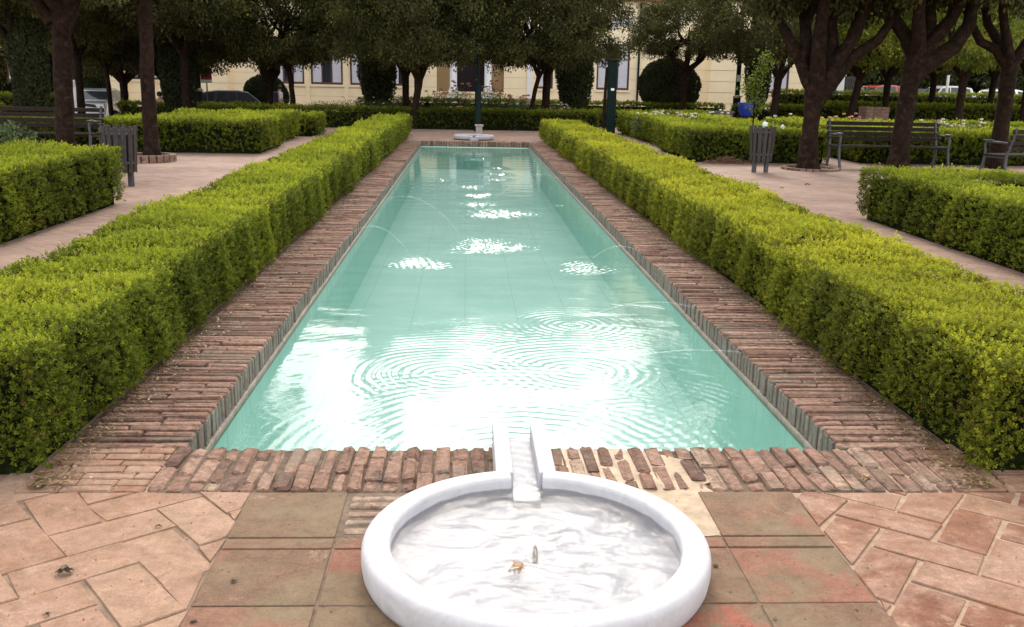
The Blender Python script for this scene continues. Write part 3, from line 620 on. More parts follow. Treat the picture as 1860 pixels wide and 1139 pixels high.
tree('thin trunked orange tree beside the scooter',xyY(203,40),st(.09,2.2,-.1),None,5,.08,4.3,(1.,1.,1.2),CR[2],.9)
# filler orange trees whose crowns close the canopy
for px_,Y,zc,sc,lb in ((340,35,4.6,1.3,'orange tree whose crown hangs over the parked dark car'),(690,48,4.8,1.3,'orange tree behind the tall cypress, crown over the left windows'),(35,30,4.7,1.2,'orange tree in the dark far left corner'),(148,36,4.5,1.2,'orange tree behind the white gatepost'),(779,42,5.2,1.1,'orange tree hidden behind the twin trunks, crown over the door')):
    if px_==779: tree(lb,xyY(px_-22,Y),st(.1,2.6),None,4,.1,4.2,(1.25,1.2,1.2),CR[1],.3,cofs=(1.,0)); continue
    tree(lb,xyY(px_,Y),st(.13,2.3),None,5,.12,zc,(sc,sc,1.15),CR[int(px_)%3],px_*.01)
# light green trees behind on the right
LG='pale green trees on the right behind the hedges'
for px_,Y,zc,sc,lx,lb in ((1543,38,3.9,1.1,.3,'pale green tree with a leaning dark trunk beside the red car'),(1607,42,4.2,1.2,0,'pale green tree behind the leaning orange tree'),(1690,46,4.4,1.3,0,'pale green tree with a reddish trunk in front of the silver car'),(1741,36,4.1,1.2,.05,'pale green tree with two dark stems between silver and white cars'),(1795,44,4.3,1.2,.1,'pale green tree in front of the white car'),(1860,40,4.3,1.3,0,'pale green tree cut by the right edge of the photo'),(1480,46,4.6,1.2,0,'pale green tree seen through the fork of the thick trunk')):
    tree(lb,xyY(px_,Y),st(.14,2.0,lx),None,5,.12,zc,(sc,sc,sc*.95),CRL[int(px_)%2],px_*.02,group=LG,name='leafy_tree')
# far backdrop trees
k=0
for x,y,s_,mt,lb in ((-27,58,1.3,0,'tall dark tree behind the far left garden'),(-33,50,1.3,0,'tall dark tree at the left edge beyond the street'),(-22,66,1.4,0,'tall dark tree left of the cream building'),(-24,46,1.0,0,'dark tree above the far left hedges'),(25,64,1.2,1,'tall pale tree right of the white gate'),(31,66,1.3,1,'tall pale tree behind the red car'),(38,64,1.3,1,'tall pale tree behind the silver car'),(45,66,1.3,1,'tall pale tree behind the white car'),(52,62,1.3,1,'tall pale tree at the far right'),(-38,62,1.4,0,'tall dark tree in the far left background')):
    tree(lb,(x,y),st(.3,3.0),None,6,.25,5.2*s_ if mt==0 else 5.6,(s_,s_,s_),CRF[k%2],k,group='tall trees beyond the garden',name='tall_tree',spread=2.2); k+=1
M_far=leafmat('far_leaf',[(0,(.03,.05,.015)),(.5,(.07,.095,.025)),(1,(.17,.18,.05))],.3)
crl=crown_data(31,3.5,3.6,150,150,.22,M_far,'crown',.75,cl=.75)
for o in list(bpy.data.objects):
    if o.name.startswith('crown') and o.parent and o.parent.name.startswith('tall_tree') and o.parent.location.x>0: o.data=crl
# clipped cypresses and round bushes
def clipped(label,x,y,prof,n,ls,cat='shrub',name='clipped_cypress',mat=None,group='clipped dark evergreens before the building'):
    zb=gz(x,y) if y>34 else -.02; t=empty(name,(x,y,zb),0,label,cat,group)
    zz=np.array([p[1] for p in prof]); rr=np.array([p[0] for p in prof]); z=rng.uniform(zz[0],zz[-1],n*3); r=np.interp(z,zz,rr); k=rng.random(n*3)<r/rr.max(); z=z[k][:n];r=r[k][:n]; n=len(z)
    a=rng.uniform(0,6.28,n); rj=r*(1+.05*np.sin(3*a+z*2)+.04*np.sin(7*a-z*5))-rng.random(n)**2*.12
    p=np.stack([rj*np.cos(a),rj*np.sin(a),z],1); nn=np.stack([np.cos(a),np.sin(a),np.full(n,.3)],1)
    d=unit(nn*.6+rng.normal(0,.45,(n,3))+np.array([0,0,.8])); L=rng.uniform(.7,1.3,n)*ls
    leaves('foliage',p,d,nn+rng.normal(0,.5,(n,3)),L,L*.5,np.clip(.45+rng.normal(0,.2,n),0,1),mat or M_cyp,t)
    b=MB(); b.lathe([(max(.0,r_-.12),z_) for r_,z_ in prof],16); b.build('inner_shade_core',M_core,t); b=MB(); b.tube([(0,0,-.05),(0,0,prof[0][1]+.2)],[.12,.1],8); b.build('trunk',M_bark,t,fix=False)
    return t
def cone(w,h,zb=.3): return [(.05,zb),(w*.55,zb+.15),(w*.8,zb+.5),(w*.97,zb+1.3),(w,zb+2.0),(w*.93,zb+h*.5),(w*.6,zb+h*.8),(.05,h)]
def ball(r,zc): return [(max(.02,r*math.cos(a)),zc+r*.95*math.sin(a)) for a in np.linspace(-math.pi/2,math.pi/2,11)]
x,y=xyY(687,44); clipped('tall clipped cypress left of the door of the cream building',x,y,cone(.82,17.0,.35),30000,.11)
x,y=xyY(1042,40); clipped('clipped cypress right of the door of the cream building',x,y,cone(.72,6.5,.35),18000,.10)
x,y=xyY(1372,44); clipped('clipped cypress beside the right lamp post',x,y,cone(.55,6.,.55),12000,.10)
x,y=xyY(328,37); clipped('broad dark cypress left of the no parking sign',x,y,cone(.62,8,.1),18000,.10)
x,y=xyY(62,30); clipped('broad dark cypress at the far left beyond the bench',x,y,cone(.5,6,.1),18000,.09)
x,y=xyY(172,47); clipped('dark cypress standing behind the scooter',x,y,cone(.8,7,.9),14000,.10)
x,y=xyY(484,47); clipped('round clipped bush beside the parked dark car',x,y,ball(1.0,1.2),14000,.09,name='round_bush',mat=M_cyp)
x,y=xyY(1212,47); clipped('round clipped bush in front of the cream wall right of the tall double window',x,y,ball(1.42,1.45),22000,.09,name='round_bush',mat=M_cyp)
# ------------------------------------------------------------------ cream building
def building():
    yb=55.; t=empty('cream_building',(1,yb,0),0,'long cream stucco building with brown windows and a columned entrance','building')
    X0,X1=-19.6,20.4; Z0,Z1=-.6,11.
    W=[]
    for c in ((495,553),(565,623),(636,694),(707,737),(975,1004),(1083,1142),(1393,1432)):
        a=at(c[0],155,Y=yb)[0]; b_=at(c[1],155,Y=yb)[0]; W.append((a,b_,1.22,3.7))
    W.append((-18.5,-16.8,1.3,3.7))
    xe0,xe1=at(793,165,Y=yb)[0],at(915,165,Y=yb)[0]
    ops=W+[(xe0,xe1,-.6,4.4)]+[(a,b_,6.9,9.2) for a,b_,_,_ in W]
    wall=MB(); z=Z0
    while z<Z1:
        z2=min(z+.6,Z1); cuts=sorted({z,z2-.02}|{q for o in ops for q in (o[2],o[3]) if z<q<z2-.02})
        for za,zb_ in zip(cuts[:-1],cuts[1:]):
            zm=(za+zb_)/2; sp=sorted((o[0],o[1]) for o in ops if o[2]<zm<o[3]); x=X0
            for a,b_ in sp+[(X1,X1)]:
                if a-x>.02: wall.box(x,a,yb,yb+.25,za,zb_)
                x=b_
        z=z2
    P(wall.build('wall',M_wall,t,fix=False))
    # backing wall in the grooves
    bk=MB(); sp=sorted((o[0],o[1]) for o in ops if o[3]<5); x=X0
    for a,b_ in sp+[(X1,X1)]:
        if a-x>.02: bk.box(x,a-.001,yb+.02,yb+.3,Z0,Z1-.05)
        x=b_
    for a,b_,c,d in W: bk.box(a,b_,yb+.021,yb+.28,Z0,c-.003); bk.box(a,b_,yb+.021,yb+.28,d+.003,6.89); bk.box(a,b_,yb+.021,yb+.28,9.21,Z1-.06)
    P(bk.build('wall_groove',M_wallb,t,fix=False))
    for (px0,px1,nm) in ((556,563,'p'),(626,633,'p'),(697,704,'p'),(957,966,'q')):
        a=at(px0,160,Y=yb)[0]; b_=at(px1,160,Y=yb)[0]; m=MB(); m.box(a,b_,yb-.08,yb-.001,-.6,6.0); P(m.build('pilaster',M_wall if nm=='p' else M_white,t,bevel=.01))
    # projecting bays at either side
    for a,b_ in ((at(1285,160,Y=yb)[0],at(1352,160,Y=yb)[0]),(X0+.2,at(417,160,Y=yb)[0])):
        m=MB(); z=-.6
        while z<6.0:
            if a<-10: m.box(a,a+.9,yb-.45,yb-.002,z,z+.58); m.box(-16.7,b_,yb-.45,yb-.002,z,z+.58)
            else: m.box(a,b_,yb-.45,yb-.002,z,z+.58)
            z+=.6
        P(m.build('projecting_bay',M_wall,t))
    m=MB(); m.box(X0-.1,X1+.1,yb-.5,yb-.003,6.02,6.12); m.box(X0-.2,X1+.2,yb-.62,yb-.004,6.121,6.3); m.box(X0-.2,X1+.2,yb-.6,yb-.002,11.02,11.4); P(m.build('cornice',M_cornice,t,bevel=.02))
    m=MB(); m.box(X0-.3,X1+.3,yb-.7,yb+9,11.41,11.6); m.prism([(-1,11.61),(1,11.61),(0,13.2)],0,1) if False else None
    m.add([(X0-.5,yb-.8,11.61),(X1+.5,yb-.8,11.61),(X1+.5,yb+9,11.61),(X0-.5,yb+9,11.61),(X0+3,yb+4,13.4),(X1-3,yb+4,13.4)],[(0,1,5,4),(1,2,5),(2,3,4,5),(3,0,4)])
    P(m.build('roof',M_cornice,t))
    m=MB(); m.box(X0,X0+.3,yb+.26,yb+9,-.6,11); m.box(X1-.3,X1,yb+.26,yb+9,-.6,11); m.box(X0+.31,X1-.31,yb+8.7,yb+9,-.6,11); P(m.build('side_wall',M_wall,t))
    for a,b_,c,d in W+[(a,b_,6.9,9.2) for a,b_,_,_ in W]:
        f=MB(); w_=b_-a; mw_=.10
        f.box(a,b_,yb+.06,yb+.16,c,c+mw_*1.2); f.box(a,b_,yb+.06,yb+.16,d-mw_,d); f.box(a,a+mw_,yb+.06,yb+.16,c+mw_*1.2,d-mw_); f.box(b_-mw_,b_,yb+.06,yb+.16,c+mw_*1.2,d-mw_)
        if w_>1.2: f.box(a+w_*.33,a+w_*.33+.09,yb+.06,yb+.16,c+mw_*1.2,d-mw_); f.box(a+w_*.67-.09,a+w_*.67,yb+.06,yb+.16,c+mw_*1.2,d-mw_)
        wn=P(f.build('window',M_frame,t,bevel=.008))
        g=MB(); g.box(a+.02,b_-.02,yb+.11,yb+.115,c+.02,d-.02); g.build('pane',M_glass,wn)
        cu=MB()
        if w_>1.2:
            cu.box(a+mw_,a+w_*.33,yb+.085,yb+.09,c+mw_*1.2,d-mw_); cu.box(a+w_*.67,b_-mw_,yb+.085,yb+.09,c+mw_*1.2,d-mw_)
        else: cu.box(a+mw_,b_-mw_-.3,yb+.085,yb+.09,c+mw_,d-mw_)
        cu.build('blind',M_curtain,wn)
        s=MB(); s.box(a-.08,b_+.08,yb-.06,yb-.004,c-.12,c-.002); P(s.build('window_sill',M_wall,t))
    # entrance
    m=MB(); m.box(xe0+.005,xe1-.005,yb+1.2,yb+1.3,-.6,4.39); m.box(xe0,xe0+.02,yb+.26,yb+1.2,-.6,4.39); m.box(xe1-.02,xe1,yb+.26,yb+1.2,-.6,4.39); P(m.build('porch_recess',M_ochre,t))
    a,b_=at(830,140,Y=yb)[0],at(880,140,Y=yb)[0]
    m=MB(); m.box(a,b_,yb+1.0,yb+1.19,.95,4.0); m.box(a-.1,a-.001,yb+.98,yb+1.18,.9,4.1); m.box(b_+.001,b_+.1,yb+.98,yb+1.18,.9,4.1); dr=P(m.build('door',M_dark,t,bevel=.01))
    for c in ((817,830),(880,893)):
        xc=at(sum(c)/2,140,Y=yb)[0]; m=MB(); m.lathe([(.24,1.05),(.24,1.15),(.20,1.2),(.195,3.0),(.17,4.2),(.23,4.25),(.23,4.39)],20,c=(xc,yb+.15,0)); m.box(xc-.27,xc+.27,yb-.1,yb+.4,.0,1.045); P(m.build('column',M_white,t))
    m=MB(); za=.98
    m.box(xe0,xe1,yb-.12,yb+.1,za-.12,za); m.box(xe0,xe1,yb-.08,yb+.06,-.6,.2)
    x=xe0
    while x<xe1-.05:
        m.box(x,min(x+.28,xe1),yb-.06,yb+.04,.2,.42); m.box(x,min(x+.28,xe1),yb-.06,yb+.04,.72,za-.121); m.box(x,x+.1,yb-.059,yb+.039,.42,.72); m.box(x+.19,min(x+.28,xe1),yb-.059,yb+.039,.42,.72); x+=.28
        if xe0+.9<x<xe1-1.0:
            m.box(x,xe1-.9,yb-.06,yb+.04,.2,za-.121); x=xe1-.9
    P(m.build('balustrade',M_wall,t,fix=False))
    m=MB(); a,b_=at(1108,40,Y=yb)[0],at(1150,40,Y=yb)[0]; m.box(a,b_,yb-.04,yb-.003,4.62,5.1); P(m.build('plaque',simple('mottled_stone_plaque',(.5,.49,.5),.7,var=.5,sc=4),t,bevel=.01))
    m=MB(); xp=at(1158,150,Y=yb)[0]; m.tube([(xp,yb-.08,-.3),(xp,yb-.08,5.9)],[.06,.06],10); P(m.build('drainpipe',M_green,t))
    m=MB(); m.box(X0+.3,X1-.3,yb+2,yb+2.1,-.5,10.8); P(m.build('dark_room',M_dark,t))
building()
# gate and piers on the right of the building
g=empty('barred_gate',(21.3,54,gz(21,54)),0,'white piered metal gate at the right end of the cream building','gate')
m=MB(); m.box(-.75,-.45,-.15,.15,0,2.1); m.box(-.8,-.4,-.2,.2,2.1,2.2); m.build('pier',M_white,g,bevel=.02)
m=MB(); m.box(-.44,1.6,-.12,.12,0,.55); m.build('low_wall',M_white,g,bevel=.01)
m=MB()
for k in range(9): m.box(-.4+k*.1,-.36+k*.1,-.03,.03,.55,2.1)
m.box(-.42,.5,-.02,.02,.6,.66); m.box(-.42,.5,-.02,.02,2.0,2.05); m.build('gate_bars',M_iron,g)
# ------------------------------------------------------------------ street furniture
def bench(loc,rz,label,w=1.95):
    t=empty('wooden_bench',loc,rz,label,'bench','slatted park benches')
    n=0
    m=MB()
    for k in range(4): m.box(-w/2,w/2,-.30+k*.125,-.20+k*.125,.415,.445)
    m.build('seat',M_wood,t,bevel=.006)
    m=MB()
    for k in range(4):
        z=.52+k*.10; y=.22+k*.035; m.box(-w/2,w/2,y,y+.03,z,z+.075)
    m.build('backrest',M_wood,t,bevel=.006)
    for sx in (-1,1):
        x=sx*(w/2-.06); m=MB()
        m.prism([(0,0),(0,0)],0,1) if False else None
        def bar(pts,r): m.tube([(x,p,q) for p,q in pts],[r]*len(pts),8)
        bar([(-.42,0),(-.33,.25),(-.30,.42)],.028); bar([(.30,0),(.20,.25),(.20,.42),(.36,.92)],.028); bar([(-.30,.40),(.20,.40)],.024)
        bar([(-.30,.42),(-.33,.60),(-.29,.66),(.22,.65)],.022); m.build('side_frame',M_iron,t)
        m=MB(); m.box(x-.035,x+.035,-.36,-.16,.665,.695); m.build('armrest',M_iron,t,bevel=.01)
    return t
p=at(1608,304); bench((p[0]+.02,p[1]+.05,-.02),0,'wooden bench on the right, behind the leaning tree trunk',2.3)
bench((-8.12,18.95,-.02),0,'wooden bench on the far left behind the big tree trunk',2.3)
bench((10.35,17.2,-.02),R(194),'bench cut off by the right edge, its grey side frame turned to us',1.9)
def bin_(loc,label,seed):
    q=random.Random(seed); t=empty('litter_bin',loc,q.uniform(-.2,.2),label,'litter bin','slatted litter bins')
    for k in range(14):
        a=2*math.pi*k/14; m=MB(); M=Matrix.Translation((math.cos(a)*.17,math.sin(a)*.17,0))@Matrix.Rotation(a,4,'Z')@Matrix.Rotation(R(4),4,'Y')
        m.box(-.011,.011,-.032,.032,.20+q.uniform(-.01,.01),.84+q.uniform(-.012,.012),.5,0,M); m.build('slat',M_grey,t,bevel=.004)
    m=MB(); m.lathe([(.15,.22),(.165,.5),(.185,.80),(.18,.80),(.15,.24),(.0,.24)],20); m.build('liner',M_black,t,fix=False)
    for z in (.32,.72):
        m=MB(); m.lathe([(.195+.02*(z>.5),z),(.203+.02*(z>.5),z),(.203+.02*(z>.5),z+.03),(.195+.02*(z>.5),z+.03)],24); m.build('band',M_iron,t)
    for sx in (-1,1):
        m=MB(); m.box(sx*.12-.035,sx*.12+.035,-.03,.03,0,.24); m.build('leg',M_iron,t,bevel=.005)
    return t
bin_((-4.82,13.85,-.02),'slatted grey litter bin on the left path by the thick hedge',1)
bin_((5.42,17.7,-.02),'slatted grey litter bin beside the thick forked tree on the right',2)
M_plastic=simple('crumpled_plastic',(.7,.74,.66),.4,var=.1); M_wplast=simple('white_plastic',(.85,.85,.85),.4,var=.05)
def crumple(name,loc,r,mat,label,cat,sc=(1,1,1),seed=0):
    bm=bmesh.new(); bmesh.ops.create_icosphere(bm,subdivisions=3,radius=r); q=random.Random(seed)
    for v in bm.verts: v.co*=q.uniform(.8,1.15); v.co=Vector((v.co.x*sc[0],v.co.y*sc[1],v.co.z*sc[2]))
    me=bpy.data.meshes.new(name); bm.to_mesh(me); bm.free(); me.materials.append(mat); o=link(bpy.data.objects.new(name,me)); o.location=loc
    return tag(o,label,cat)
crumple('rubbish_bag',(5.45,17.7,.85),.05,M_plastic,'pale crumpled bag sticking out of the right litter bin','bag',(1,1,1.1),3)
p=at(1446,216,Y=19.5); crumple('plastic_bag',(p[0],20.3,.68),.055,M_wplast,'small white plastic bag caught on the hedge top','bag',(.8,.8,1.4),4)
# tree rings of brick
def ring(loc,r,label,z=.13,mat=M_brick,segs=22,square=False):
    m=MB()
    for k in range(segs):
        a=2*math.pi*k/segs; M=Matrix.Translation((math.cos(a)*r,math.sin(a)*r,0))@Matrix.Rotation(a,4,'Z'); hw=math.pi*r/segs-.006
        m.box(-.05,.05,-hw,hw,-.02,z+random.uniform(-.006,.006),random.uniform(.2,.7),.008,M)
    t=empty('tree_ring',(loc[0],loc[1],-.02),0,label,'brick edging','brick rings around tree trunks'); m.build('brick_edging',mat,t,fix=False)
    m=MB(); m.lathe([(0,z-.03),(r-.05,z-.05)],24); m.build('soil',M_soil,t,fix=False)
p=xy(277,290); ring((p[0]-.02,p[1]-.1),.42,'raised ring of red bricks around the slim tree on the left',.13)
p=xy(1470,306); ring((p[0]+.02,p[1]),.50,'low ring of worn bricks around the thick forked tree on the right',.045,M_brick,26)
# lamp posts
def lamp(loc,label,rb,rp,hb,H_=5.,lant=True,cl=True):
    t=empty('lamp_post',loc,0,label,'lamp post','dark green lamp posts'); m=MB()
    m.lathe([(rb*1.25,0),(rb*1.25,.08),(rb,.12),(rb,hb),(rb*.95,hb+.03),(0,hb+.03)],20); m.build('base',M_green,t)
    m=MB(); m.lathe([(rb*1.02,hb-.03),(rb*1.12,hb),(rb*1.12,hb+.06),(rp,hb+.10)],20); m.build('collar',simple('tan_collar',(.45,.3,.2),.6) if cl else M_green,t)
    m=MB(); m.tube([(0,0,hb),(0,0,H_*.6),(0,0,H_)],[rp,rp*.9,rp*.75],14); m.build('pole',M_green,t)
    k_=min(1,H_/5)**1.5; m=MB(); m.lathe([(.06*k_,H_),(.2*k_,H_+.1*k_),(.26*k_,H_+.55*k_),(.02,H_+.62*k_)],16); m.build('lantern',M_white if cl else M_green,t)
    return t
p=xyY(362,41); lamp((p[0],41,-.4),'dark green lamp post beside the no parking sign on the left',.17,.12,1.35)
p=xyY(1337,45); lamp((p[0],45,-.0),'dark green lamp post on the right with a small white notice',.17,.11,1.05)
m=MB(); m.box(-.1,.1,-.135,-.125,1.75,2.05); o=m.build('paper_notice',M_wplast); o.location=(p[0],45,0); tag(o,'small white paper notice taped to the right lamp post','notice')
p=xyY(868,31.3); lamp((p[0],31.3,-.02),'slim dark lamp post behind the far basin, in the middle',.10,.04,1.35,2.5,cl=False)
p=xyY(1110,30); t=empty('green_pillar',(p[0],30,-.02),0,'thick flat-topped dark green post beside the right end of the pool hedge','post')
m=MB(); m.box(-.13,.13,-.13,.13,0,2.22); m.build('shaft',M_green,t,bevel=.02); m=MB(); m.box(-.15,.15,-.15,.15,2.22,2.27); m.build('cap',M_green,t,bevel=.01)
m=MB(); m.box(-.05,.05,-.14,-.131,1.35,1.42); m.build('sticker',M_white,t)
m=MB(); m.tube([(p[0]-.17,30.3,-.05),(p[0]-.16,30.3,1.2),(p[0]-.14,30.3,2.0)],[.06,.05,.04],8); tag(m.build('wooden_stake',M_bark,fix=False),'thin brown stake standing against the thick green post','stake')
# sign
t=empty('parking_sign',(at(375,140,Y=44)[0],44,-.5),0,'square red and blue no parking sign on a thin pole','sign')
m=MB(); m.tube([(0,0,0),(0,0,2.3)],[.03,.03],8); m.build('pole',M_iron,t)
zc=1.5-(137-141)/1800*44+.5+.0
M_red=simple('sign_red',(.45,.04,.03),.5,var=.05); M_blue=simple('sign_blue',(.04,.06,.35),.5,var=.05)
m=MB(); m.box(-.24,.24,-.05,-.035,zc-.22,zc+.28); pl=m.build('sign_plate',M_red,t)
def disc(b,r,y,z,n=28,r0=0): 
    b.add([(r*math.cos(2*math.pi*k/n),y,z+r*math.sin(2*math.pi*k/n)) for k in range(n)],[tuple(range(n))])
m=MB(); disc(m,.17,-.052,zc+.04); m.build('blue_disc',M_blue,pl)
m=MB()
for k in range(28):
    a,b_=2*math.pi*k/28,2*math.pi*(k+1)/28; m.add([(.17*math.cos(a),-.054,zc+.04+.17*math.sin(a)),(.17*math.cos(b_),-.054,zc+.04+.17*math.sin(b_)),(.135*math.cos(b_),-.054,zc+.04+.135*math.sin(b_)),(.135*math.cos(a),-.054,zc+.04+.135*math.sin(a))],[(0,1,2,3)])
m.box(-.15,.15,-.056,-.053,zc+.025,zc+.055,.5,0,Matrix.Translation((0,0,zc+.04))@Matrix.Rotation(R(-45),4,'Y')@Matrix.Translation((0,0,-zc-.04))); m.build('red_symbol',M_red,pl)
m=MB(); m.box(-.24,.24,-.05,-.036,zc-.34,zc-.225); m.build('text_plate',M_white,t)
t=empty('info_sign',(at(24,150,Y=33)[0],33,0),0,'small brown notice board with a white sheet on the far left','sign')
m=MB(); m.tube([(0,0,0),(0,0,1.4)],[.03,.03],8); m.build('pole',M_iron,t); m=MB(); m.box(-.12,.12,-.04,-.02,1.2,1.85); m.build('board',M_frame,t); m=MB(); m.box(-.08,.08,-.045,-.041,1.3,1.5); m.build('sheet',M_white,t)
# white gatepost
p=at(137,175,Y=38); m=MB(); m.box(-.12,.12,-.12,.12,0,1.5); m.box(-.14,.14,-.14,.14,1.5,1.56)
t=empty('white_gatepost',(p[0],38,-.5),0,'white square gatepost with a ball finial on the left','gatepost'); m.build('shaft',M_white,t,bevel=.01)
m=MB(); m.lathe([(.02,1.56),(.08,1.6),(.11,1.68),(.08,1.77),(.01,1.8)],16); m.build('ball_finial',M_white,t)
# brick planter, low stone walls, blue bin
p=at(1588,195,Y=40); t=empty('brick_planter',(p[0],40,.0),0,'square tan brick pillar in front of the red car','brick pillar')
m=MB()
for k in range(7):
    for i in range(3): m.box(-.48+i*.325,-.48+i*.325+.31,-.4,.4,k*.12,k*.12+.108,random.uniform(.5,.9),.01)
m.build('brickwork',M_brick,t,fix=False); m=MB(); m.box(-.47,.47,-.39,.39,0,.83); m.build('mortar',M_mortar,t)
for (a,b_,Y,z1,lb) in ((1190,1330,40,.48,'long low grey stone wall on the right behind the white roses'),(430,485,40,.3,'low dark stone wall in front of the parked dark car')):
    xa,xb=at(a,200,Y=Y)[0],at(b_,200,Y=Y)[0]; z0=gz((xa+xb)/2,Y); m=MB(); n=int((xb-xa)/.6)+1
    for k in range(n): m.box(xa+k*(xb-xa)/n,xa+(k+1)*(xb-xa)/n-.01,Y-.2,Y+.2,z0-.05,z0+.02+z1,.5,.01)
    m.box(xa-.05,xb+.05,Y-.25,Y+.25,z0+z1+.021,z0+z1+.08)
    tag(m.build('low_wall',simple('grey_purple_stone',(.16,.14,.145),.8)),lb,'wall')
p=at(1356,190,Y=42); t=empty('blue_bin',(p[0],42,0),0,'squat bright blue tub beside the right lamp post','tub')
m=MB(); m.lathe([(.22,.3),(.34,.55),(.38,.85),(.36,.87),(.2,.5),(0,.45)],20); m.build('tub',simple('blue_plastic',(.02,.06,.5),.4),t); m=MB(); m.lathe([(.2,0),(.2,.3),(0,.3)],16); m.build('foot',M_black,t)
# ------------------------------------------------------------------ cars
def car(loc,rz,label,paint,L=4.3,Hh=1.48,roof=None):
    t=empty('parked_car',loc,rz,label,'car','parked cars'); W=.88
    m=MB(); body=[(-L/2,.32),(-L/2+.02,.62),(-L/2+.06,.82),(-L*.22,.93),(L*.2,.92),(L*.40,.90),(L/2-.03,.84),(L/2,.6),(L/2-.02,.3),(L*.38,.2),(L*.24,.2),(-L*.24,.2),(-L*.38,.2)]
    m.prism(body,-W,W,taper=lambda x,z:.05 if z>.8 else (.03 if z<.3 else 0)); m.build('body',paint,t,bevel=.05,segs=3)
    cab=[(-L*.27,.90),(-L*.12,Hh-.08),(-.05,Hh),(L*.2,Hh-.01),(L*.37,Hh-.12),(L*.44,.88)]
    m=MB(); m.prism(cab,-W+.03,W-.03,taper=lambda x,z:max(0,(z-.9))*.28); c=m.build('cabin',paint,t,bevel=.04,segs=3)
    def inset(z): return W-.03-max(0,z-.9)*.28+.004
    for s in (-1,1):
        for q in ([(-L*.235,.95),(-L*.12,Hh-.14),(.0,Hh-.09),(.0,.95)],[(.06,.95),(.06,Hh-.09),(L*.19,Hh-.10),(L*.22,.95)],[(L*.25,.97),(L*.23,Hh-.11),(L*.33,Hh-.17),(L*.36,.99)]):
            gl=MB(); gl.add([(x,s*inset(z),z) for x,z in q],[(0,1,2,3)]); gl.build('side_window',M_glass,t,fix=False)
    def quad(x0,z0,x1,z1,name,off):
        d=Vector((z1-z0,0,-(x1-x0))).normalized()*off; q=MB(); k=.08
        xa,za=x0+(x1-x0)*.1,z0+(z1-z0)*.1; xb,zb=x0+(x1-x0)*.88,z0+(z1-z0)*.88
        q.add([(xa+d.x,-inset(za)+k,za+d.z),(xa+d.x,inset(za)-k,za+d.z),(xb+d.x,inset(zb)-k,zb+d.z),(xb+d.x,-inset(zb)+k,zb+d.z)],[(0,1,2,3)]); q.build(name,M_glass,t,fix=False)
    quad(-L*.27,.90,-L*.12,Hh-.08,'windscreen',-.006); quad(L*.44,.88,L*.37,Hh-.12,'rear_window',.008)
    for x in (-L*.31,L*.31):
        for s in (-1,1):
            w_=MB(); M=Matrix.Translation((x,s*(W-.10),.31))@Matrix.Rotation(R(90),4,'X')
            a=MB(); a.lathe([(.2,-.1),(.3,-.1),(.32,-.06),(.32,.06),(.3,.1),(.2,.1)],24); a.v=[tuple(M@Vector(v)) for v in a.v]; wh=a.build('wheel',M_tyre,t)
            a=MB(); a.lathe([(0,-.09),(.2,-.1),(.2,.1),(0,.09)],20); a.v=[tuple(M@Vector(v)) for v in a.v]; a.build('rim',M_chrome,wh)
    for s in (-1,1):
        a=MB(); a.box(-L/2-.012,-L/2+.15,min(s*.5,s*.8),max(s*.5,s*.8),.62,.76); a.build('headlight',M_white,t,bevel=.02)
        a=MB(); a.box(L/2-.12,L/2+.012,min(s*.55,s*.82),max(s*.55,s*.82),.66,.82); a.build('tail_light',M_red,t,bevel=.02)
        a=MB(); a.box(-L*.2,-L*.17,min(s*.86,s*1.02),max(s*.86,s*1.02),.92,1.04); a.build('mirror',paint,t,bevel=.02)
    return t
def paint(name,c):
    m,t,p=newmat(name); p.inputs['Base Color'].default_value=(*c,1); p.inputs['Roughness'].default_value=.3; p.inputs['Coat Weight'].default_value=.6; p.inputs['Metallic'].default_value=.2
    n=noise(t,30,3); bump(t,n.outputs[0],p,.01,.002); return m
p=at(418,180,Y=45); car((p[0],46,-.58),R(200),'dark grey estate car parked on the left before the building',paint('car_dark',(.05,.05,.055)),4.3,1.52)
p=at(176,185,Y=46.5); car((p[0],46.5,-.55),R(96),'silver car parked behind the white scooter',paint('car_silver_left',(.42,.43,.46)),4.0,1.45)
p=at(1592,165,Y=57); car((p[0],57,.2),R(15),'red hatchback parked on the right behind the brick pillar',paint('car_red',(.35,.03,.025)),4.0,1.6)
p=at(1545,165,Y=60); car((p[0]-1.5,61,.2),R(90),'grey van parked beside the white gate',paint('car_grey',(.35,.36,.40)),4.2,1.7)
p=at(1712,165,Y=57); car((p[0],57,.2),R(8),'silver hatchback parked on the right behind the white pole',paint('car_silver',(.55,.54,.55)),3.9,1.62)
p=at(1808,165,Y=56); car((p[0],56,.15),R(5),'white hatchback parked at the far right',paint('car_white',(.75,.75,.78)),4.0,1.55)
p=at(1655,165,Y=62); car((p[0],62,.2),R(0),'black car half hidden behind the leaning orange tree',paint('car_black',(.02,.02,.02)),4.0,1.45)
p=at(1717,160,Y=52); m=MB(); m.tube([(p[0],51.8,0),(p[0],51.8,2.35)],[.07,.07],10); tag(m.build('white_pole',M_white),'thin white pole before the silver hatchback on the right','pole')
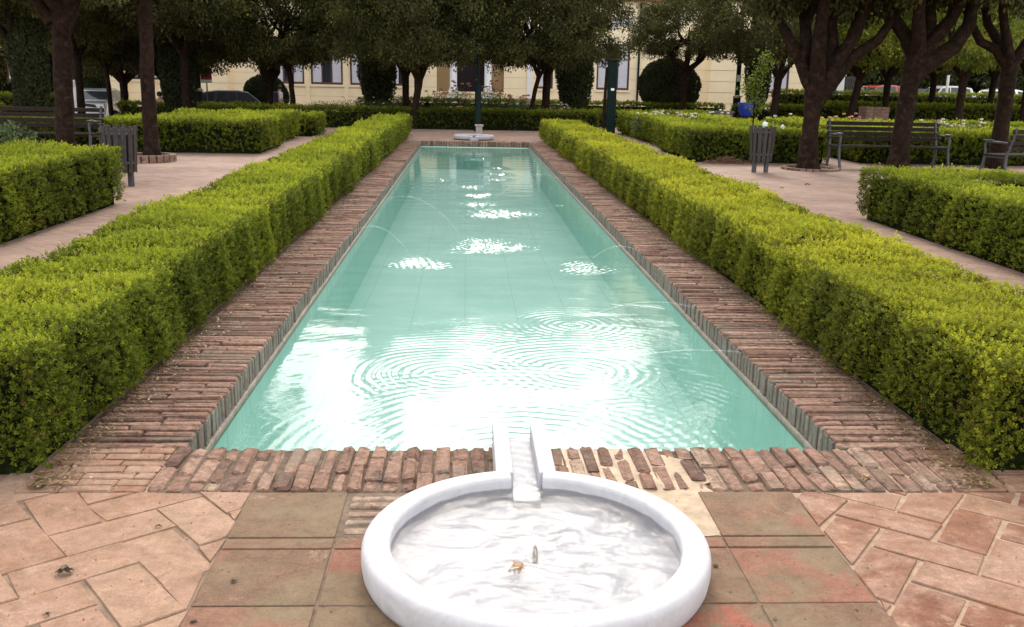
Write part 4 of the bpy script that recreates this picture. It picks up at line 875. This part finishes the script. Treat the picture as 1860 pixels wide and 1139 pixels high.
# scooter
p=at(178,190,Y=43); t=empty('scooter',(p[0],43,-.5),R(195),'white and black scooter parked on the left','scooter')
for x in (-.62,.62):
    a=MB(); M=Matrix.Translation((x,0,.27))@Matrix.Rotation(R(90),4,'X'); a.lathe([(.16,-.05),(.25,-.05),(.27,0),(.25,.05),(.16,.05)],20); a.v=[tuple(M@Vector(v)) for v in a.v]; w_=a.build('wheel',M_tyre,t)
    a=MB(); a.lathe([(0,-.03),(.17,-.04),(.17,.04),(0,.03)],16); a.v=[tuple(M@Vector(v)) for v in a.v]; a.build('rim',M_chrome,w_)
a=MB(); a.prism([(.0,.25),(.1,.6),(.75,.72),(.85,.6),(.6,.42),(.3,.25)],-.15,.15); a.prism([(-.5,.25),(-.25,.22),(.05,.25),(.05,.32),(-.3,.32),(-.42,.85),(-.5,.85),(-.62,.5)],-.18,.18); a.build('body',M_wplast,t,bevel=.03)
a=MB(); a.prism([(.05,.62),(.12,.75),(.7,.82),(.78,.73)],-.13,.13); a.build('seat',M_black,t,bevel=.03)
a=MB(); a.tube([(-.62,0,.3),(-.46,0,.85),(-.42,0,1.0)],[.03,.03,.03],8); a.tube([(-.36,-.33,1.02),(-.42,0,1.0),(-.36,.33,1.02)],[.02,.02,.02],8); a.build('handlebar',M_black,t)
a=MB(); a.prism([(-.52,.88),(-.40,.92),(-.40,1.25),(-.46,1.3)],-.14,.14); a.build('windshield',M_white,t,bevel=.01)
# ------------------------------------------------------------------ people
def person(loc,rz,label,J,E,colr,hair,torso,pants,pack=None):
    t=empty('person',loc,rz,label,'person')
    me=bpy.data.meshes.new('body'); names=list(J); me.from_pydata([J[k][:3] for k in names],[(names.index(a),names.index(b_)) for a,b_ in E],[])
    o=link(bpy.data.objects.new('body',me),t); m=o.modifiers.new('skin','SKIN'); sv=me.skin_vertices[0].data if me.skin_vertices else None
    if sv is None:
        bm=bmesh.new(); bm.from_mesh(me); bm.verts.layers.skin.verify(); bm.to_mesh(me); bm.free(); sv=me.skin_vertices[0].data
    for i,k in enumerate(names):
        r=J[k][3]; sv[i].radius=(r,r*(J[k][4] if len(J[k])>4 else 1.)); sv[i].use_root=(k=='pelvis')
    o.modifiers.new('sub','SUBSURF').levels=2; o.modifiers['sub'].render_levels=2; me.materials.append(colr)
    def shell(nm,keys,edges,grow,mat):
        ks=list(keys); mm=bpy.data.meshes.new(nm); mm.from_pydata([J[k][:3] for k in ks],[(ks.index(a),ks.index(b_)) for a,b_ in edges],[])
        bm=bmesh.new(); bm.from_mesh(mm); bm.verts.layers.skin.verify(); bm.to_mesh(mm); bm.free()
        s=link(bpy.data.objects.new(nm,mm),t); s.modifiers.new('skin','SKIN'); d=mm.skin_vertices[0].data
        for i,k in enumerate(ks): r=J[k][3]+grow; d[i].radius=(r,r*(J[k][4] if len(J[k])>4 else 1.)); d[i].use_root=(i==0)
        s.modifiers.new('sub','SUBSURF').levels=1; s.modifiers['sub'].render_levels=2; mm.materials.append(mat); return s
    shell('shirt',['pelvis','chest','shoulders','shL','elL','shR','elR'],[('pelvis','chest'),('chest','shoulders'),('shoulders','shL'),('shL','elL'),('shoulders','shR'),('shR','elR')],.018,torso)
    shell('trousers',['pelvis','hipL','knL','anL','hipR','knR','anR'],[('pelvis','hipL'),('hipL','knL'),('knL','anL'),('pelvis','hipR'),('hipR','knR'),('knR','anR')],.014,pants)
    h=Vector(J['head'][:3]); b=MB(); b.lathe([(.02,.125),(.07,.11),(.098,.06),(.102,.0),(.09,-.05)],16,c=(h.x,h.y+.012,h.z+.01)); b.build('hair',hair,t)
    if pack: 
        c=Vector(J['chest'][:3]); b=MB(); b.box(c.x-.15,c.x+.15,c.y-.30,c.y-.13,c.z-.2,c.z+.25); b.build('backpack',pack,t,bevel=.05,segs=3)
    return t
def standing(lean=0):
    J=dict(pelvis=(0,0,.95,.14,.8),chest=(0,.02,1.22,.15,.75),shoulders=(0,.0,1.43,.10),neck=(0,.01,1.50,.055),head=(0,.03,1.62,.095),
     shL=(-.19,0,1.41,.06),elL=(-.25,.03,1.14,.045),wrL=(-.24,.16,.93,.03),haL=(-.24,.2,.87,.035),shR=(.19,0,1.41,.06),elR=(.26,-.02,1.14,.045),wrR=(.28,.1,.93,.03),haR=(.28,.14,.86,.035),
     hipL=(-.09,0,.88,.09),knL=(-.10,.12,.50,.062),anL=(-.10,.05,.09,.045),toL=(-.11,.2,.04,.035),hipR=(.09,0,.88,.09),knR=(.10,-.03,.48,.062),anR=(.10,-.2,.12,.045),toR=(.11,-.07,.04,.035))
    E=[('pelvis','chest'),('chest','shoulders'),('shoulders','neck'),('neck','head'),('shoulders','shL'),('shL','elL'),('elL','wrL'),('wrL','haL'),('shoulders','shR'),('shR','elR'),('elR','wrR'),('wrR','haR'),('pelvis','hipL'),('hipL','knL'),('knL','anL'),('anL','toL'),('pelvis','hipR'),('hipR','knR'),('knR','anR'),('anR','toR')]
    return J,E
M_skin=simple('skin',(.5,.3,.2),.6,var=.05); M_hair=simple('dark_hair',(.02,.015,.01),.7); M_jean=simple('grey_trousers',(.12,.12,.14),.8); M_navy=simple('navy_fabric',(.02,.02,.06),.8); M_shirt=simple('white_shirt',(.75,.74,.78),.8,var=.05); M_lilac=simple('lilac_shirt',(.5,.48,.62),.8,var=.05)
J,E=standing(); p=at(508,180,Y=43); person((p[0],43,-.53),R(-60),'person in a white shirt with a dark backpack walking near the round bush',J,E,M_skin,M_hair,M_shirt,M_jean,M_navy)
J,E=standing()
for k in J:
    v=list(J[k]); 
    if k[:2] in('kn','an','to'): continue
    v[2]-=.45; J[k]=tuple(v)
for s,x in (('L',-.1),('R',.1)): J['hip'+s]=(x,.02,.5,.09); J['kn'+s]=(x,.45,.5,.062); J['an'+s]=(x,.45,.09,.045); J['to'+s]=(x,.6,.04,.035)
p=at(291,178,Y=38.6); person((p[0],38.6,-.38),R(170),'dark-haired person in a lilac shirt sitting behind the slim tree',J,E,M_skin,M_hair,M_lilac,M_jean)
m=MB(); m.box(-.8,.8,-.25,.25,0,.40); o=m.build('low_wall',simple('dark_stone',(.12,.11,.10),.8),bevel=.02); o.location=(p[0],38.75,-.4); tag(o,'short dark stone seat under the sitting person','stone seat')
# ------------------------------------------------------------------ flowers
def petalmat(n,c): return simple(n,c,.6,var=.15,sc=40,bmp=0)
PM={'pink':petalmat('pink_petals',(.60,.28,.28)),'white':petalmat('white_petals',(.8,.75,.68)),'peach':petalmat('peach_petals',(.75,.42,.28)),'rose':petalmat('rose_petals',(.7,.38,.36))}
def rosebush(loc,h,wd,label,cols,nf,n=1400,ls=.05,seed=0,fr=.035):
    q=np.random.default_rng(seed+100); t=empty('rose_bush',loc,0,label,'rose bush','rose bushes in the beds')
    b=MB(); tips=[]
    for k in range(7):
        a=q.uniform(0,6.28); r=wd*q.uniform(.2,.5); tip=(r*math.cos(a),r*math.sin(a),h*q.uniform(.75,1.05)); tips.append(tip); b.tube([(0,0,-.03),(tip[0]*.5,tip[1]*.5,h*.5),tip],[.012,.009,.005],5)
    b.build('stems',M_bark,t,fix=False)
    u=unit(q.normal(0,1,(n,3)))*(q.random(n)**.4)[:,None]*np.array([wd/2,wd/2,h*.42])+np.array([0,0,h*.52]); L=q.uniform(.7,1.2,n)*ls
    leaves('foliage',u,q.normal(0,1,(n,3)),q.normal(0,.6,(n,3))+np.array([0,0,1]),L,L*.6,np.clip(q.normal(.5,.25,n),0,1),M_rose,t)
    for k in range(nf):
        tp=tips[k%7]; c=(tp[0]+q.uniform(-.08,.08),tp[1]+q.uniform(-.08,.08),tp[2]+q.uniform(-.08,.06)); m=MB()
        for j in range(9):
            a=j*2.4; rr=fr*(.25+.8*j/9); cx,cy,cz=c[0]+math.cos(a)*rr*.5,c[1]+math.sin(a)*rr*.5,c[2]-rr*.25
            ta=Vector((-math.sin(a),math.cos(a),0))*fr*.55; up=Vector((math.cos(a)*rr*.7,math.sin(a)*rr*.7,fr*.8)); v0=Vector((cx,cy,cz))
            m.add([v0-ta,v0+ta,v0+ta*.7+up,v0-ta*.7+up],[(0,1,2,3)])
        m.build('flower',PM[cols[k%len(cols)]],t,fix=False)
    return t
i=0
desc={}
def rb(px_,Y,h,wd,label,cols,nf,**kw):
    global i; p=at(px_,210,Y=Y); z=gz(p[0],Y) if Y>34 else 0
    rosebush((p[0],Y,z),h,wd,label,cols,nf,seed=i,**kw); i+=1
for px_,h,lb,cs in ((800,1.25,'peach rose bush left of the central lamp post',['peach']),(838,1.45,'tall pink rose bush beside the thin door post',['pink','rose']),(885,1.5,'tall rose bush just right of the central lamp post',['pink']),(912,1.3,'rose bush with pale peach blooms left of the leaning slim tree',['peach','rose']),(945,1.1,'rose bush by the foot of the leaning slim tree',['rose'])):
    rb(px_,39,h,1.1,lb,cs,8,fr=.07)
for px_,Y,lb in ((825,34,'small bush with a salmon bloom behind the crossing hedge'),(1035,36,'rose bush with orange blooms below the right cypress')): rb(px_,Y,.72,.8,lb,['peach'],5,fr=.06)
for px_,lb in ((590,'leafy bush behind the hedge left of centre'),(640,'white flowering bush under the left windows'),(690,'leafy bush at the foot of the tall cypress'),(740,'bush behind the twin trunks left of the pool'),(1010,'bush between the right trunks and the cypress')): rb(px_,38,.85,1.6,lb,['white'],8,n=1800,fr=.04)
for k,px_ in enumerate((1172,1200,1232,1262,1300)): rb(px_,27.5+k*.3,.75,.9,'white rose bush '+['nearest the thick green post','second to the right of the thick green post','in front of the bare branched tree','before the low grey stone wall','below the round bush right edge'][k],['white'],9,fr=.045)
for k,px_ in enumerate((1415,1500,1520,1566)): rb(px_,28+k*.4,.72,.9,['rose bush with cream blooms behind the right bin','orange rose bush left of the thick forked trunk','peach rose bush right of the thick forked trunk','red pink rose bush behind the right bench'][k],[['white','peach'],['peach'],['peach'],['pink']][k],9,fr=.05)
for k,px_ in enumerate((1690,1712,1730,1770)): rb(px_,24.5+k*.1,.74,.8,['pink rose bush by the right end of the bench','white rose bush beyond the right end of the bench','cream rose bush left of the right edge tree','pale leafy rose bush against the right edge tree'][k],[['pink','white'],['white'],['white','peach'],['white']][k],7,fr=.045)
rosebush((-6.12,12.9,0),1.0,1.3,'dark rose bush with one pink bloom at the left edge',['pink'],1,n=2600,ls=.06,seed=55,fr=.05)
rosebush((-6.9,13.4,0),.95,1.2,'flowerless dark shrub cut by the left edge',['pink'],0,n=2200,ls=.06,seed=56)
# young tree behind the right bin
p=at(1366,230,Y=22); t=empty('young_tree',(p[0],22,0),0,'small pale young tree growing behind the right litter bin','young tree'); b=MB()
b.tube([(0,0,0),(.02,0,.8),(0,0,1.6),(.08,0,2.1)],[.018,.016,.012,.006],6); b.tube([(.01,0,1.0),(.15,0,1.5),(.22,0,1.9)],[.012,.01,.005],6); b.build('trunk',M_bark,t,fix=False)
q=np.random.default_rng(9); n=900; c=np.array([(0,0,1.3),(.05,0,1.7),(.15,0,1.9),(.1,0,1.1),(-.1,0,1.5),(.2,0,2.1)])[q.integers(0,6,n)]; u=c+q.normal(0,.11,(n,3)); leaves('crown',u,q.normal(0,1,(n,3)),q.normal(0,.6,(n,3))+[0,0,1],q.uniform(.05,.09,n),q.uniform(.03,.05,n),np.clip(q.normal(.25,.15,n),0,1),M_tree2,t)
# ------------------------------------------------------------------ thin water jets over the pool
M_jet=bpy.data.materials.new('jet_water'); M_jet.use_nodes=True; _p=M_jet.node_tree.nodes['Principled BSDF']; _p.inputs['Base Color'].default_value=(.9,.95,.95,1); _p.inputs['Roughness'].default_value=.1; _p.inputs['Alpha'].default_value=.2
def jet(x0,x1,y,h,label,n=46,side='left'):
    t=empty('water_jet',(x0,y,0),0,label,'water jet','thin water jets arching over the pool'); m=MB(); z0=-.02
    for k in range(n):
        s=(k+random.uniform(-.2,.2))/n; s=max(0,s); s2=min(1,s+ (.95 if s<.55 else .8)/n)
        f=lambda s:(x0+(x1-x0)*s-x0,random.uniform(-.003,.003),z0*(1-s)+WZ*s+4*h*s*(1-s))
        r=.0022+.0012*s; m.tube([f(s),f(s2)],[r,r*.8],5)
    m.build('stream',M_jet,t,fix=False)
    d=1 if x1>x0 else -1; b=MB(); b.tube([(-.05*d,0,-.03),(.0,0,-.02),(.03*d,0,.0)],[.006,.006,.005],8); b.build('nozzle',M_iron,t)
jet(XL-.02,-.06,10.5,.36,'farther and higher of the two water arcs from the left coping')
jet(XR+.02,.35,13.3,.36,'farthest arc of water, rising from the right coping beyond mid pool')
jet(XL-.02,-.46,8.8,.28,'thin arc of water from the left coping landing in the left splash')
jet(XR+.02,1.08,8.66,.14,'short arc of water from the right coping landing in the right splash')
jet(XR+.02,.75,6.52,.10,'faint low arc of water from the right coping above the ripple rings')
jet(XR+.02,.67,5.40,.06,'faint lowest arc of water from the right coping nearest to us')
# ------------------------------------------------------------------ litter and small debris
M_dry=simple('dry_leaf',(.10,.07,.045),.8,var=.5,sc=60); M_tan=simple('tan_leaf',(.35,.22,.12),.8,var=.3)
def curl(loc,s,rz,mat,label,seed):
    q=random.Random(seed); m=MB(); n=9
    for b_ in range(3):
        pts=[];a=q.uniform(0,6.28)
        for k in range(n):
            u=k/(n-1); pts.append((s*(u-.5)*math.cos(a)+q.uniform(-.1,.1)*s,s*(u-.5)*math.sin(a)+q.uniform(-.1,.1)*s,s*.25+s*.35*math.sin(u*3.1)*q.uniform(.6,1)))
        vs=[];
        for k,pp in enumerate(pts):
            w_=s*.22*math.sin(math.pi*(k+.5)/n)+.001; vs+= [(pp[0]-w_*math.sin(a),pp[1]+w_*math.cos(a),pp[2]-s*.2),(pp[0],pp[1],pp[2]-s*.26),(pp[0]+w_*math.sin(a),pp[1]-w_*math.cos(a),pp[2]-s*.15)]
        fs=[]
        for k in range(n-1): fs+=[(3*k,3*k+1,3*k+4,3*k+3),(3*k+1,3*k+2,3*k+5,3*k+4)]
        m.add(vs,fs,.5,True)
    o=m.build('dry_leaf',mat,fix=False); o.location=loc; o.rotation_euler=(0,0,rz); return tag(o,label,'leaf','dry leaves lying on the paving')
def onp(px_,py,z=.003): p=at(px_,py); return (p[0],p[1],z)
curl(onp(118,1042),.05,0,M_dry,'curled dark dry leaf on the sandy paving at the lower left',1)
curl(onp(86,1118),.018,1,M_dry,'tiny dark scrap below the curled leaf at the lower left',2)
curl(onp(352,1132),.02,2,M_dry,'tiny dark scrap at the bottom edge on the left tiles',3)
curl(onp(425,1057),.02,2,M_dry,'tiny dark speck on the reddish tile',4)
curl(onp(288,958),.02,2,M_dry,'tiny dark speck above the crack on the left',5)
curl(onp(1572,872),.05,.5,M_tan,'pale twisted dry leaf on the bricks at the lower right',6)
curl(onp(1300,1030),.02,.5,M_dry,'small dark scrap right beside the marble basin',7)
curl(onp(1466,337),.09,.5,M_dry,'dark dry leaf on the right path between bin and hedge',8)
curl(onp(1420,343),.06,.5,M_dry,'small flat dry leaf on the right path left of the larger one',9)
o=curl((XC-.06,BY-.12,.05),.06,.5,M_tan,'brown dead leaf under the water of the near basin',10)
# heap of cut twigs by the square hedge
q=random.Random(5); m=MB()
for k in range(160):
    a=q.uniform(0,6.28); r=abs(q.gauss(0,.28)); x=r*math.cos(a)*1.4; y=r*math.sin(a)*.5; z=max(.01,.13*math.exp(-(r/.3)**2)*q.random()); b_=q.uniform(0,6.28); l=q.uniform(.08,.2)
    m.tube([(x,y,z),(x+math.cos(b_)*l,y+math.sin(b_)*l,z+q.uniform(0,.06))],[.006,.003],4)
p=at(1318,294); o=m.build('twig_heap',simple('reddish_twigs',(.22,.11,.07),.9,var=.4),fix=False); o.location=(p[0],p[1]-.15,-.02); tag(o,'heap of reddish dry twigs at the foot of the square hedge',None or 'twigs',kind='stuff')
# fallen hedge clippings along the hedge feet
n=5200; sx=rng.random(n)<.5; yv=3.4+rng.random(n)**1.6*10; xv=np.where(sx,-1.62+np.abs(rng.normal(0,.08,n)),2.07-np.abs(rng.normal(0,.08,n)))
leaves('fallen_clippings',np.stack([xv,yv,np.full(n,.008)+rng.random(n)*.006],1),rng.normal(0,1,(n,3))*[1,1,.1],rng.normal(0,.2,(n,3))+[0,0,1],rng.uniform(.012,.03,n),rng.uniform(.005,.012,n),rng.random(n)*.9,leafmat('dry_clippings',[(0,(.06,.04,.02)),(.6,(.2,.13,.06)),(1,(.35,.28,.12))],.1)); o=bpy.data.objects[-1] if False else None
for o in bpy.data.objects:
    if o.name.startswith('fallen_clippings'): tag(o,'dry hedge clippings scattered along the foot of both pool hedges','clippings',kind='stuff')
# grit and crumbs of mortar on the foreground paving
n=1500; gx_=rng.uniform(-2.6,3.0,n); gy_=rng.uniform(1.9,3.85,n); kk=np.hypot(gx_-XC,gy_-BY)>.6; gx_,gy_=gx_[kk],gy_[kk]; n=len(gx_)
s_=rng.uniform(.0012,.004,n)*np.where(rng.random(n)<.03,2.,1.); tv_=[(0,0,1),(1,0,0),(0,1,0),(-1,0,0),(0,-1,0)]
V=np.stack([np.stack([gx_,gy_,np.full(n,.002)],1)+np.array(t_)*s_[:,None]*rng.uniform(.6,1.3,(n,1)) for t_ in tv_],1).reshape(-1,3); b_=np.arange(n)[:,None]*5
F=np.concatenate([b_+np.array([0,i+1,(i+1)%4+1]) for i in range(4)])
tag(np_mesh('grit',V,F,simple('grit',(.14,.095,.065),.9,var=.5,sc=50)),'fine grit and mortar crumbs scattered on the foreground paving','grit',kind='stuff')
